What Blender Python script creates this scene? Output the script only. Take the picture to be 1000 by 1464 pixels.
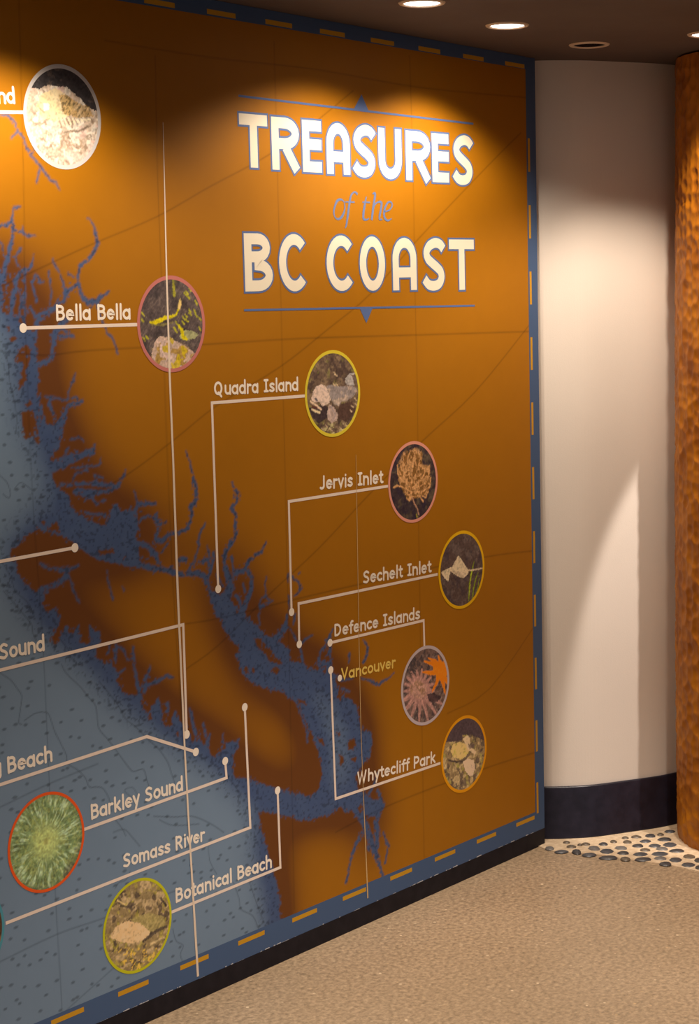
import bpy, bmesh, math, random
import numpy as np
from mathutils import Matrix, Vector

for o in list(bpy.data.objects):
    bpy.data.objects.remove(o)
scene = bpy.context.scene
COL = scene.collection
random.seed(7)

# ------------------------------------------------------------------ camera
# world: the mural wall is the plane y = 2.9, x runs along it, the camera is at x = y = 0
FPX, PITCH, ROLL, YAW = 2640.3, 0.120128, -0.025345, 0.884641      # solved from lines and circles of the photo
CAM_H = 1.6255
WY = 2.9
cp, sp = math.cos(PITCH), math.sin(PITCH)
Fv = np.array([math.sin(YAW)*cp, math.cos(YAW)*cp, -sp])
R0 = np.array([math.cos(YAW), -math.sin(YAW), 0.0])
U0 = np.cross(R0, Fv)
Rv = R0*math.cos(ROLL) + U0*math.sin(ROLL)
Uv = np.cross(Rv, Fv)
cam_data = bpy.data.cameras.new('camera')
cam = bpy.data.objects.new('camera', cam_data)
COL.objects.link(cam)
m = Matrix.Identity(4)
for i in range(3):
    m[i][0], m[i][1], m[i][2] = Rv[i], Uv[i], -Fv[i]
m[2][3] = CAM_H
cam.matrix_world = m
cam_data.sensor_fit = 'HORIZONTAL'
cam_data.sensor_width = 36.0
cam_data.lens = 36.0*FPX/1000.0
cam_data.clip_start = 0.05
scene.camera = cam

# ------------------------------------------------------------------ world, exposure
w = bpy.data.worlds.new('world')
scene.world = w
w.use_nodes = True
w.node_tree.nodes['Background'].inputs[0].default_value = (0.54, 0.50, 0.58, 1)
w.node_tree.nodes['Background'].inputs[1].default_value = 0.20
scene.view_settings.view_transform = 'Standard'
scene.view_settings.look = 'None'
scene.view_settings.gamma = 1.0
scene.view_settings.use_curve_mapping = False
scene.view_settings.exposure = 0.0

# downlights: (x, y, lit power in W or 0, half angle deg, detailed in view?)
WARM = (1.0, 0.83, 0.66)
LAMPS = [
    (3.461, 2.583, 25, 68, 'lit recessed downlight in the dark ceiling, left one of the two bright ones'),
    (3.868, 2.626, 26, 66, 'lit recessed downlight in the dark ceiling, beside the unlit one'),
    (4.290, 2.652, 0, 55, 'unlit recessed downlight with dark opening in front of the white wall'),
    (4.345, 2.330, 36, 56, 'recessed downlight cut by the right edge of the photo, before the column'),
    (2.42, 2.56, 42, 65.5, None),
    (3.55, 1.62, 75, 44, None),  # unseen lamp, added to fill the floor and lower mural
    (2.75, 1.40, 95, 50, None),  # added fill lamp, brightens the lower left mural and floor
    (4.26, 1.62, 125, 0, None),
    (1.40, 1.60, 40, 40, None),  # another added lamp out of view, for general fill light
]

# ------------------------------------------------------------------ geometry of the place, measured
def ray(u, v):
    return Fv + Rv*(u-500.0)/FPX - Uv*(v-732.0)/FPX
def on_wall(u, v):
    """point of the mural (metres along the wall, height) that was measured at photo position u, v"""
    D = ray(u, v); t = WY/D[1]
    return (D[0]*t, D[2]*t + CAM_H)
def on_floor(u, v, z=0.0):
    D = ray(u, v); t = (z-CAM_H)/D[2]
    return (D[0]*t, D[1]*t)
def mpp(u, v):
    a, b = on_wall(u, v), on_wall(u, v+1)
    return math.hypot(a[0]-b[0], a[1]-b[1])
def ceil_z(x):
    return CAM_H + 2.9*0.2152 - 0.0202*(x-4.4045)
X_END = 4.4045
Z_PRINT0 = CAM_H - 2.9*0.5440     # lower edge of the print
Z_IN0 = CAM_H - 2.9*0.5235        # inner edge of the blue border
X_IN = 2.9*1.5025
X_LEFT = 1.1                      # how far the mural is built to the left of the frame
SEAMS = [2.9*1.0120, 2.9*1.2320]

# ------------------------------------------------------------------ materials
def srgb(r, g, b):
    f = lambda c: ((c/255.0)/12.92 if c <= 10.3 else (((c/255.0)+0.055)/1.055)**2.4)
    return (f(r), f(g), f(b))
def mat(name, col, rough=0.5, metal=0.0, spec=0.5, emit=None, estr=0.0):
    M = bpy.data.materials.new(name); M.use_nodes = True
    b = M.node_tree.nodes['Principled BSDF']
    b.inputs['Base Color'].default_value = (*col, 1)
    b.inputs['Roughness'].default_value = rough
    b.inputs['Metallic'].default_value = metal
    b.inputs['Specular IOR Level'].default_value = spec
    if emit:
        b.inputs['Emission Color'].default_value = (*emit, 1)
        b.inputs['Emission Strength'].default_value = estr
    return M
def noise_mat(name, c1, c2, scale, rough=0.6, detail=4, bump=0.0, bscale=None, spec=0.4, lo=0.35, hi=0.65, stretch=(1, 1, 1)):
    M = mat(name, c1, rough, spec=spec)
    nt = M.node_tree; N, L = nt.nodes, nt.links
    tc = N.new('ShaderNodeTexCoord'); mp = N.new('ShaderNodeMapping'); mp.inputs['Scale'].default_value = stretch
    L.new(tc.outputs['Object'], mp.inputs['Vector'])
    nz = N.new('ShaderNodeTexNoise'); nz.inputs['Scale'].default_value = scale; nz.inputs['Detail'].default_value = detail
    L.new(mp.outputs[0], nz.inputs['Vector'])
    r = N.new('ShaderNodeValToRGB')
    r.color_ramp.elements[0].position = lo; r.color_ramp.elements[0].color = (*c1, 1)
    r.color_ramp.elements[1].position = hi; r.color_ramp.elements[1].color = (*c2, 1)
    L.new(nz.outputs['Fac'], r.inputs['Fac'])
    L.new(r.outputs['Color'], N['Principled BSDF'].inputs['Base Color'])
    if bump:
        n2 = N.new('ShaderNodeTexNoise'); n2.inputs['Scale'].default_value = bscale or scale; n2.inputs['Detail'].default_value = 5
        L.new(mp.outputs[0], n2.inputs['Vector'])
        bp = N.new('ShaderNodeBump'); bp.inputs['Strength'].default_value = bump; bp.inputs['Distance'].default_value = 0.004
        L.new(n2.outputs['Fac'], bp.inputs['Height']); L.new(bp.outputs[0], N['Principled BSDF'].inputs['Normal'])
    return M
def print_mat(name):
    M = mat(name, (0.5, 0.5, 0.5), 0.55, spec=0.25)
    N, L = M.node_tree.nodes, M.node_tree.links
    a = N.new('ShaderNodeAttribute'); a.attribute_name = 'ink'; a.attribute_type = 'GEOMETRY'
    L.new(a.outputs['Color'], N['Principled BSDF'].inputs['Base Color'])
    return M
M_PRINT = print_mat('printed_vinyl')
M_CREAM = mat('cream_ink', (0.92, 0.82, 0.70), 0.55, spec=0.25)
M_TITLE = mat('title_cream_ink', (0.80, 0.73, 0.58), 0.55, spec=0.25)
M_LINE = mat('leader_ink', (0.84, 0.70, 0.60), 0.55, spec=0.25)
M_BLUE = mat('blue_ink', (0.095, 0.150, 0.330), 0.55, spec=0.25)
M_SCRIPT = mat('script_blue_ink', (0.13, 0.18, 0.34), 0.55, spec=0.25)
M_BORDER = mat('border_blue_ink', (0.060, 0.110, 0.225), 0.55, spec=0.25)
M_DASH = mat('dash_orange_ink', (0.58, 0.30, 0.015), 0.55, spec=0.25)
M_GOLD = mat('gold_ink', (0.80, 0.56, 0.12), 0.55, spec=0.25)
M_WHITE = noise_mat('white_wall_paint', (0.76, 0.69, 0.62), (0.78, 0.71, 0.64), 3.0, 0.6, bump=0.08, bscale=300)
M_PLASTER = mat('backing_wall_paint', (0.55, 0.50, 0.45), 0.7)
M_BLACK = noise_mat('black_vinyl_base', (0.011, 0.010, 0.018), (0.018, 0.016, 0.028), 30, 0.33, bump=0.05, bscale=80, spec=0.5)
M_CEIL = noise_mat('dark_ceiling_paint', (0.088, 0.062, 0.056), (0.100, 0.072, 0.064), 6, 0.8, bump=0.1, bscale=120)
M_RING = mat('downlight_ring_metal', (0.60, 0.50, 0.40), 0.5, 0.2)
M_CAN = mat('downlight_can', (0.05, 0.045, 0.05), 0.4, 0.5)
M_LENS = mat('lamp_glow', (1, 0.9, 0.8), 0.4, emit=(1.0, 0.86, 0.78), estr=9.0)
M_LENSOFF = mat('dark_lens', (0.008, 0.006, 0.010), 0.9, spec=0.05)
M_MORTAR = noise_mat('pebble_mortar', (0.60, 0.45, 0.29), (0.74, 0.59, 0.41), 60, 0.7, bump=0.3, bscale=150)
M_PEB = [noise_mat('pebble_stone_' + n, a, b, 25, 0.35, spec=0.5) for n, a, b in (
    ('slate', (0.055, 0.058, 0.065), (0.10, 0.10, 0.11)), ('dark', (0.04, 0.038, 0.042), (0.08, 0.075, 0.075)),
    ('grey', (0.14, 0.13, 0.125), (0.20, 0.185, 0.17)), ('brown', (0.11, 0.085, 0.06), (0.16, 0.125, 0.09)))]
M_KICK = noise_mat('black_kick_vinyl', (0.008, 0.007, 0.012), (0.014, 0.012, 0.018), 30, 0.55, spec=0.2)
M_CHIP = mat('bare_torn_vinyl', (0.55, 0.55, 0.58), 0.6)
M_SEAM = mat('seam_pale_edge', (0.80, 0.66, 0.52), 0.5)
M_SEAM2 = mat('seam_faint_edge', (0.60, 0.40, 0.18), 0.5)

def floor_material():
    M = mat('ground_concrete', (0.4, 0.3, 0.2), 0.42, spec=0.5)
    N, L = M.node_tree.nodes, M.node_tree.links
    tc = N.new('ShaderNodeTexCoord')
    n1 = N.new('ShaderNodeTexNoise'); n1.inputs['Scale'].default_value = 1.6; n1.inputs['Detail'].default_value = 5
    n2 = N.new('ShaderNodeTexNoise'); n2.inputs['Scale'].default_value = 85; n2.inputs['Detail'].default_value = 4; n2.inputs['Roughness'].default_value = 0.7
    v = N.new('ShaderNodeTexVoronoi'); v.inputs['Scale'].default_value = 85
    for n in (n1, n2, v): L.new(tc.outputs['Object'], n.inputs['Vector'])
    r1 = N.new('ShaderNodeValToRGB')
    r1.color_ramp.elements[0].position = 0.3; r1.color_ramp.elements[0].color = (0.335, 0.250, 0.165, 1)
    r1.color_ramp.elements[1].position = 0.7; r1.color_ramp.elements[1].color = (0.425, 0.325, 0.225, 1)
    L.new(n1.outputs['Fac'], r1.inputs['Fac'])
    r2 = N.new('ShaderNodeValToRGB')
    r2.color_ramp.elements[0].position = 0.30; r2.color_ramp.elements[0].color = (0.40, 0.38, 0.33, 1)
    r2.color_ramp.elements[1].position = 0.68; r2.color_ramp.elements[1].color = (1.45, 1.40, 1.30, 1)
    L.new(n2.outputs['Fac'], r2.inputs['Fac'])
    mx = N.new('ShaderNodeMix'); mx.data_type = 'RGBA'; mx.blend_type = 'MULTIPLY'; mx.inputs[0].default_value = 0.8
    L.new(r1.outputs['Color'], mx.inputs[6]); L.new(r2.outputs['Color'], mx.inputs[7])
    r3 = N.new('ShaderNodeValToRGB')      # sparse pale and dark aggregate
    e = r3.color_ramp.elements
    e[0].position = 0.0; e[0].color = (0.20, 0.13, 0.05, 1)
    e[1].position = 0.16; e[1].color = (0, 0, 0, 1)
    x = e.new(0.86); x.color = (0, 0, 0, 1)
    x = e.new(0.97); x.color = (0.40, 0.34, 0.24, 1)
    L.new(v.outputs['Color'], r3.inputs['Fac'])
    mask = N.new('ShaderNodeMath'); mask.operation = 'LESS_THAN'; mask.inputs[1].default_value = 0.32
    L.new(v.outputs['Distance'], mask.inputs[0])
    ad = N.new('ShaderNodeMix'); ad.data_type = 'RGBA'; ad.blend_type = 'ADD'
    L.new(mask.outputs[0], ad.inputs[0]); L.new(mx.outputs[2], ad.inputs[6]); L.new(r3.outputs['Color'], ad.inputs[7])
    L.new(ad.outputs[2], N['Principled BSDF'].inputs['Base Color'])
    bp = N.new('ShaderNodeBump'); bp.inputs['Strength'].default_value = 0.25; bp.inputs['Distance'].default_value = 0.002
    L.new(n2.outputs['Fac'], bp.inputs['Height']); L.new(bp.outputs[0], N['Principled BSDF'].inputs['Normal'])
    return M
M_FLOOR = floor_material()

def wood_material():
    M = mat('carved_cedar', (0.4, 0.15, 0.02), 0.5, spec=0.35)
    N, L = M.node_tree.nodes, M.node_tree.links
    tc = N.new('ShaderNodeTexCoord'); mp = N.new('ShaderNodeMapping'); mp.inputs['Scale'].default_value = (1, 1, 0.22)
    L.new(tc.outputs['Object'], mp.inputs['Vector'])
    n1 = N.new('ShaderNodeTexNoise'); n1.inputs['Scale'].default_value = 26; n1.inputs['Detail'].default_value = 6; n1.inputs['Roughness'].default_value = 0.65
    L.new(mp.outputs[0], n1.inputs['Vector'])
    n2 = N.new('ShaderNodeTexNoise'); n2.inputs['Scale'].default_value = 7; n2.inputs['Detail'].default_value = 3
    L.new(tc.outputs['Object'], n2.inputs['Vector'])
    r1 = N.new('ShaderNodeValToRGB')
    r1.color_ramp.elements[0].position = 0.3; r1.color_ramp.elements[0].color = (0.26, 0.075, 0.003, 1)
    r1.color_ramp.elements[1].position = 0.7; r1.color_ramp.elements[1].color = (0.47, 0.165, 0.004, 1)
    L.new(n1.outputs['Fac'], r1.inputs['Fac'])
    r2 = N.new('ShaderNodeValToRGB')
    r2.color_ramp.elements[0].position = 0.35; r2.color_ramp.elements[0].color = (0.75, 0.68, 0.7, 1)
    r2.color_ramp.elements[1].position = 0.65; r2.color_ramp.elements[1].color = (1.1, 1.15, 1.1, 1)
    L.new(n2.outputs['Fac'], r2.inputs['Fac'])
    mx = N.new('ShaderNodeMix'); mx.data_type = 'RGBA'; mx.blend_type = 'MULTIPLY'; mx.inputs[0].default_value = 1
    L.new(r1.outputs['Color'], mx.inputs[6]); L.new(r2.outputs['Color'], mx.inputs[7])
    L.new(mx.outputs[2], N['Principled BSDF'].inputs['Base Color'])
    return M
M_WOOD = wood_material()

# ------------------------------------------------------------------ object helpers
def tag(o, label=None, cat=None, group=None, kind=None):
    if label: o['label'] = label
    if cat: o['category'] = cat
    if group: o['group'] = group
    if kind: o['kind'] = kind
    return o
def link(name, me, mats, parent=None, smooth=False):
    o = bpy.data.objects.new(name, me)
    COL.objects.link(o)
    for M in (mats if isinstance(mats, (list, tuple)) else [mats]): me.materials.append(M)
    if smooth: me.polygons.foreach_set('use_smooth', np.ones(len(me.polygons), dtype=bool))
    if parent is not None: o.parent = parent
    return o
def pydata(name, V, Fc, mats, parent=None, smooth=False):
    me = bpy.data.meshes.new(name)
    me.from_pydata([tuple(v) for v in V], [], [tuple(f) for f in Fc])
    me.update()
    return link(name, me, mats, parent, smooth)
def empty(name, loc, label=None, cat=None, group=None):
    o = bpy.data.objects.new(name, None); COL.objects.link(o); o.location = loc
    o.empty_display_size = 0.1
    return tag(o, label, cat, group)
def box(name, x0, x1, y0, y1, z0, z1, M, parent=None, bevel=0.0):
    bm = bmesh.new(); bmesh.ops.create_cube(bm, size=1)
    for v in bm.verts:
        v.co = Vector((x0 if v.co.x < 0 else x1, y0 if v.co.y < 0 else y1, z0 if v.co.z < 0 else z1))
    if bevel: bmesh.ops.bevel(bm, geom=bm.edges[:], offset=bevel, segments=2, affect='EDGES')
    me = bpy.data.meshes.new(name); bm.to_mesh(me); bm.free()
    return link(name, me, M, parent)
def prism(name, poly, z0, z1, M, parent=None, ztop=None):
    """vertical prism over a plan polygon; ztop(x) gives a sloping top"""
    n = len(poly)
    V = [(x, y, z0) for x, y in poly] + [(x, y, (ztop(x) if ztop else z1)) for x, y in poly]
    Fc = [tuple(range(n))[::-1], tuple(range(n, 2*n))] + [(i, (i+1) % n, n+(i+1) % n, n+i) for i in range(n)]
    o = pydata(name, V, Fc, M, parent)
    bm = bmesh.new(); bm.from_mesh(o.data)
    bmesh.ops.recalc_face_normals(bm, faces=bm.faces[:]); bm.to_mesh(o.data); bm.free()
    return o
def cr(pts, n=6, closed=False):
    """Catmull-Rom through points"""
    P = [np.array(p, float) for p in pts]; out = []
    N = len(P)
    for i in range(N if closed else N-1):
        if closed: a, b, c, d = P[(i-1) % N], P[i], P[(i+1) % N], P[(i+2) % N]
        else: a, b, c, d = P[max(i-1, 0)], P[i], P[i+1], P[min(i+2, N-1)]
        for k in range(n):
            t = k/n
            out.append(0.5*((2*b) + (c-a)*t + (2*a-5*b+4*c-d)*t*t + (3*b-a-3*c+d)*t**3))
    if not closed: out.append(P[-1])
    return out

# ------------------------------------------------------------------ the room
prism('floor', [(-2.5, -2.5), (8.5, -2.5), (8.5, 6), (-2.5, 6)], -0.12, 0.0, M_FLOOR)['kind'] = 'structure'
cv = [(-2.5, -2.5), (8.5, -2.5), (8.5, 6), (-2.5, 6)]
ceil = pydata('ceiling', [(x, y, ceil_z(x)) for x, y in cv] + [(x, y, ceil_z(x)+0.15) for x, y in cv],
              [(0, 3, 2, 1)[::-1], (4, 5, 6, 7), (0, 1, 5, 4), (1, 2, 6, 5), (2, 3, 7, 6), (3, 0, 4, 7)], M_CEIL)
ceil['kind'] = 'structure'
wl = prism('wall_left', [(X_LEFT-1.2, WY+0.006), (X_END, WY+0.006), (X_END, WY+0.05), (X_LEFT-1.2, WY+0.05)], 0.0, 0, M_PLASTER, ztop=lambda x: ceil_z(x)+0.002)
wl['kind'] = 'structure'
bl = box('baseboard_left', X_LEFT-1.2, 4.404, WY-0.0005, WY+0.0055, 0.0, Z_PRINT0+0.001, M_KICK)
bl['kind'] = 'structure'

prism('wall_right', [(8.2, -2.5), (8.35, -2.5), (8.35, 6), (8.2, 6)], 0.0, 0, M_PLASTER, ztop=lambda x: ceil_z(x))['kind'] = 'structure'
# curved white wall: footprint read off the line where it meets the floor
foot = [(4.4115, 3.05), (4.418, 2.99)] + [on_floor(*q) for q in ((779, 1200), (815, 1199.3), (850, 1197), (900, 1190), (940, 1184), (968, 1178))] + [(4.90, 2.655), (5.05, 2.66), (5.25, 2.71), (5.5, 2.82), (5.9, 3.1), (6.4, 3.6)]
curve = cr(foot, 8)
def offset(c, d):
    out = []
    for i, p in enumerate(c):
        t = c[min(i+1, len(c)-1)] - c[max(i-1, 0)]; t /= np.linalg.norm(t)
        out.append(p + np.array([t[1], -t[0]])*d)        # towards the room
    return out
def wall_strip(name, c, zs, M, parent=None, smooth=True, thick=0.08):
    """zs: list of (offset towards the room, z or None for the ceiling)"""
    V, Fc = [], []
    rows = []
    for d, z in zs:
        oc = offset(c, d) if d else c
        rows.append([(p[0], p[1], (ceil_z(p[0])+0.002) if z is None else z) for p in oc])
    n = len(c)
    for r in rows: V += r
    for j in range(len(rows)-1):
        for i in range(n-1): Fc.append((j*n+i, j*n+i+1, (j+1)*n+i+1, (j+1)*n+i))
    return pydata(name, V, Fc, M, parent, smooth)
base_in = offset(curve, -0.008)
wall_strip('wall_back', base_in, [(-0.08, 0.0), (0, 0.0), (0, None), (-0.08, None), (-0.08, 0.0)], M_WHITE, smooth=False)['kind'] = 'structure'
bb = wall_strip('baseboard_back', curve, [(-0.007, 0.0), (0.006, 0.0), (0.0055, 0.006), (0.0, 0.016), (0.0, 0.154), (-0.0025, 0.158), (-0.007, 0.158)], M_BLACK)
bb['kind'] = 'structure'

# ------------------------------------------------------------------ pebble border set in mortar
edge = [(768, 1210), (790, 1217), (820, 1220), (850, 1222), (885, 1227), (920, 1232), (960, 1238), (1000, 1247), (1030, 1256)]
ep = [np.array(on_floor(*q)) for q in edge]
ep += [np.array((4.44, 2.15)), np.array((4.52, 2.0)), np.array((4.70, 1.9)), np.array((5.6, 1.9))]
ecurve = cr(ep, 5)
poly = [tuple(p) for p in ecurve] + [(5.6, 2.75)] + [tuple(p) for p in reversed(offset(curve, -0.004)) if p[0] < 5.5 and p[1] < 2.935]
mort = prism('trim_1', poly, -0.01, 0.0025, M_MORTAR)
mort['kind'] = 'structure'
tag(mort, 'pale mortar strip with dark pebbles between the concrete floor and the curved wall')
def pebble_mesh(seed):
    rnd = random.Random(seed); V = []; n = 8
    ph = [rnd.uniform(0.88, 1.1) for _ in range(n)]
    for r, z in ((1.0, 0.0), (0.86, 0.55), (0.5, 0.9)):
        for k in range(n):
            a = 2*math.pi*k/n
            V.append((r*ph[k]*math.cos(a), r*ph[k]*math.sin(a), z))
    V.append((0, 0, 1.0))
    Fc = []
    for j in range(2):
        for k in range(n): Fc.append((j*n+k, j*n+(k+1) % n, (j+1)*n+(k+1) % n, (j+1)*n+k))
    for k in range(n): Fc.append((2*n+k, 2*n+(k+1) % n, 3*n))
    return V, Fc
pmesh = []
for i in range(6):
    V, Fc = pebble_mesh(i)
    me = bpy.data.meshes.new('pebble'); me.from_pydata(V, [], Fc); me.update()
    me.polygons.foreach_set('use_smooth', np.ones(len(me.polygons), dtype=bool))
    me.materials.append(M_PEB[[0, 1, 0, 2, 3, 1][i]]); pmesh.append(me)
def add_pebble(x, y, rx, ry, rot, k):
    o = bpy.data.objects.new('pebble', pmesh[k]); COL.objects.link(o); o.parent = mort
    o.location = (x, y, 0.0022); o.scale = (rx*1.22, ry*1.2, 0.006); o.rotation_euler = (0, 0, rot)
PEB = [(110,180,48,20,2),(180,200,68,14,0),(238,170,56,14,3),(270,200,50,24,1),(210,145,40,10,3),(345,218,70,18,0),(375,180,62,26,2),(325,155,50,12,3),(430,155,50,14,1),(450,197,66,26,0),(460,235,100,18,1),(490,140,40,14,3),(535,178,66,20,2),(548,208,64,16,1),(560,242,56,20,3),(572,142,50,16,3),(635,165,62,16,1),(650,215,70,20,0),(668,245,90,18,1),(678,190,60,14,3),(625,112,60,12,3),(710,105,56,18,1),(735,165,64,16,0),(680,138,56,14,0),(765,213,84,22,0),(770,240,66,18,2),(800,272,66,20,1),(780,183,64,18,2),(795,127,76,18,1),(825,158,66,24,0),(825,80,56,14,0),(860,248,62,24,0),(868,195,84,16,1),(940,228,68,22,3),(935,278,70,22,0),(1000,252,50,24,1),(560,118,40,10,3),(1000,295,40,20,1),(290,160,30,8,3),(770,98,40,10,3)]
view_dir = math.atan2(Fv[1], Fv[0])
placed = []
for i, (x, y, ww, hh, k) in enumerate(PEB):
    u, v = 760 + x/4.1667, 1170 + y/4.1667
    X, Y = on_floor(u, v, 0.003)
    a = on_floor(u-ww/8.33, v, 0.003); b = on_floor(u+ww/8.33, v, 0.003)
    c = on_floor(u, v-hh/8.33, 0.003); d = on_floor(u, v+hh/8.33, 0.003)
    rx = 0.5*math.hypot(a[0]-b[0], a[1]-b[1]); ry = 0.47*math.hypot(c[0]-d[0], c[1]-d[1])
    add_pebble(X, Y, rx, ry, view_dir - math.pi/2, [0, 1, 3, 4][k] if k else [0, 2][i % 2]); placed.append((X, Y))
rnd = random.Random(3)
from_edge = [tuple(p) for p in ecurve]
def in_poly(x, y, P):
    c = False; n = len(P)
    for i in range(n):
        (x0, y0), (x1, y1) = P[i], P[(i+1) % n]
        if (y0 > y) != (y1 > y) and x < (x1-x0)*(y-y0)/(y1-y0)+x0: c = not c
    return c
COLC = None

# ------------------------------------------------------------------ carved column
lim = np.array(on_floor(968, 1194)); CR_ = 0.25
dirv = lim/np.linalg.norm(lim); side = np.array([dirv[1], -dirv[0]])
cc = lim + side*CR_
def scallops(nx, nz, H):
    rs = np.random.RandomState(5)
    circ = 2*math.pi*CR_
    cw, ch = circ/56, 0.034
    TH = np.arange(nx)/nx*circ; Z = np.linspace(0, H, nz)
    T, ZZ = np.meshgrid(TH, Z)
    best = np.full(T.shape, 9.0)
    jx = rs.uniform(-0.3, 0.3, (400, 56)); jz = rs.uniform(-0.35, 0.35, (400, 56)); jd = rs.uniform(0.5, 1.2, (400, 56))
    dep = np.zeros(T.shape)
    ci = np.floor(T/cw).astype(int)
    for dx in (-1, 0, 1):
        cx = ci+dx; cm = cx % 56
        off = (cm % 2)*0.5
        ri = np.floor(ZZ/ch - off).astype(int)
        for dz in (-1, 0, 1):
            rr = ri+dz; rm = rr % 400
            px = (cx+0.5+jx[rm, cm])*cw; pz = (rr+0.5+off+jz[rm, cm])*ch
            d = ((T-px)/(cw*0.62))**2 + ((ZZ-pz)/(ch*0.62))**2
            take = d < best
            best = np.where(take, d, best); dep = np.where(take, jd[rm, cm], dep)
    return T/circ*2*math.pi, ZZ, -0.0065*dep*np.clip(1-best*0.8, 0, 1)
Hc = ceil_z(cc[0]) - 0.001
nx, nz = 400, 420
TH, ZZ, DP = scallops(nx, nz, Hc)
RR = CR_ + DP + 0.003*np.sin(TH*3+ZZ*2.1) - 0.006*np.clip(1-ZZ/0.04, 0, 1)**2
V = np.stack([cc[0]+RR*np.cos(TH), cc[1]+RR*np.sin(TH), ZZ], -1).reshape(-1, 3)
idx = np.arange(nx*nz).reshape(nz, nx)
A = idx[:-1]; B = np.roll(idx, -1, 1)[:-1]; C = np.roll(idx, -1, 1)[1:]; D = idx[1:]
Fq = np.stack([A, B, C, D], -1).reshape(-1, 4)
def grid_mesh(name, V, Fq):
    me = bpy.data.meshes.new(name)
    me.vertices.add(len(V)); me.vertices.foreach_set('co', V.astype(np.float32).ravel())
    n = len(Fq)
    me.loops.add(n*4); me.loops.foreach_set('vertex_index', Fq.astype(np.int32).ravel())
    me.polygons.add(n); me.polygons.foreach_set('loop_start', np.arange(n, dtype=np.int32)*4)
    me.polygons.foreach_set('loop_total', np.full(n, 4, dtype=np.int32))
    me.update(calc_edges=True)
    return me
me = grid_mesh('carved_column', V, Fq)
column = link('wooden_column', me, M_WOOD, smooth=True)
tag(column, 'round orange-brown carved wooden column with chiselled surface at the right edge', 'column')
# pebbles round the column outside the frame
tries = 0
while len(placed) < 170 and tries < 6000:
    tries += 1
    x, y = rnd.uniform(4.3, 5.3), rnd.uniform(1.95, 2.9)
    if not in_poly(x, y, poly): continue
    if math.hypot(x-cc[0], y-cc[1]) < CR_+0.022: continue
    if min(math.hypot(x-p[0], y-p[1]) for p in placed) < 0.043: continue
    if min(math.hypot(x-p[0], y-p[1]) for p in ecurve) < 0.022: continue
    if min(math.hypot(x-p[0], y-p[1]) for p in curve) < 0.03: continue
    P = np.array([x, y, 0-CAM_H]); c_ = P@Fv
    u = 500+FPX*(P@Rv)/c_
    if u < 985 and (x, y) != cc.tolist() and math.hypot(x, y) < 5.0 + 0.6: 
        if math.hypot(x-cc[0], y-cc[1]) > 0 and u < 968: continue
    add_pebble(x, y, rnd.uniform(0.014, 0.021), rnd.uniform(0.012, 0.016), rnd.uniform(0, 3.1), rnd.randrange(6)); placed.append((x, y))

# ------------------------------------------------------------------ downlights
def lathe(name, prof, M, parent, n=40):
    V, Fc = [], []
    for r, z in prof:
        for k in range(n): V.append((r*math.cos(2*math.pi*k/n), r*math.sin(2*math.pi*k/n), z))
    for j in range(len(prof)-1):
        for k in range(n): Fc.append((j*n+k, (j+1)*n+k, (j+1)*n+(k+1) % n, j*n+(k+1) % n))
    return pydata(name, V, Fc, M, parent, True)
for i, (x, y, P, ang, lab) in enumerate(LAMPS):
    z = ceil_z(x)
    r = empty('ceiling_downlight', (x, y, z), lab or ['', '', '', '', 'lit recessed downlight over the left part of the mural, outside the frame', 'added fill downlight over the middle of the walkway, outside the frame', 'added fill downlight over the near walkway, outside the frame', 'lit recessed downlight over the walkway before the column, outside the frame', 'added fill downlight over the nearest floor, outside the frame'][i], 'ceiling light', 'recessed ceiling downlights')
    r.rotation_euler = (0, 0.0202, 0)
    lathe('trim_ring', [(0.041, -0.0005), (0.042, -0.003), (0.046, -0.0045), (0.052, -0.003), (0.054, -0.0003)], M_RING, r)
    disc = [(0.0, -0.0010), (0.02, -0.0010), (0.0405, -0.0010)] if P else [(0.0, -0.0010), (0.02, -0.0010), (0.0405, -0.0010)]
    lathe('lens', disc[1:] if False else [(0.0002, -0.0012), (0.02, -0.0012), (0.0412, -0.0008)], M_LENS if P else M_LENSOFF, r)
    if P:
        ld = bpy.data.lights.new('downlight_beam', 'SPOT'); ld.energy = P*1.0; ld.color = WARM if y > 2 else (1.0, 0.87, 0.76)
        ld.spot_size = math.radians(2*ang); ld.spot_blend = 0.45; ld.shadow_soft_size = 0.022
        lo = bpy.data.objects.new('downlight_beam', ld); COL.objects.link(lo); lo.parent = r; lo.location = (0, 0, -0.014)
        if ang == 0:      # the adjustable lamp, swivelled towards the curved white wall and the column
            a_, b_ = on_floor(893, 1191), on_floor(800, 1199.5)
            P1, P2 = Vector((a_[0], a_[1], 1.02)), Vector((b_[0], b_[1], 0.67))
            e_ = (P1-P2).normalized(); wn_ = Vector((-0.55, -0.83, 0)); n_ = e_.cross(wn_).normalized()
            if n_.z > 0: n_ = -n_
            src = Vector((x, y, z-0.014)); ax = ((P1+P2)/2 + n_*0.62) - src
            ld.spot_size = 2*(P1-src).angle(ax); ld.spot_blend = 0.12
            lo.rotation_euler = (Matrix.Rotation(-0.0202, 3, 'Y') @ ax).to_track_quat('-Z', 'Y').to_euler()

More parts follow.
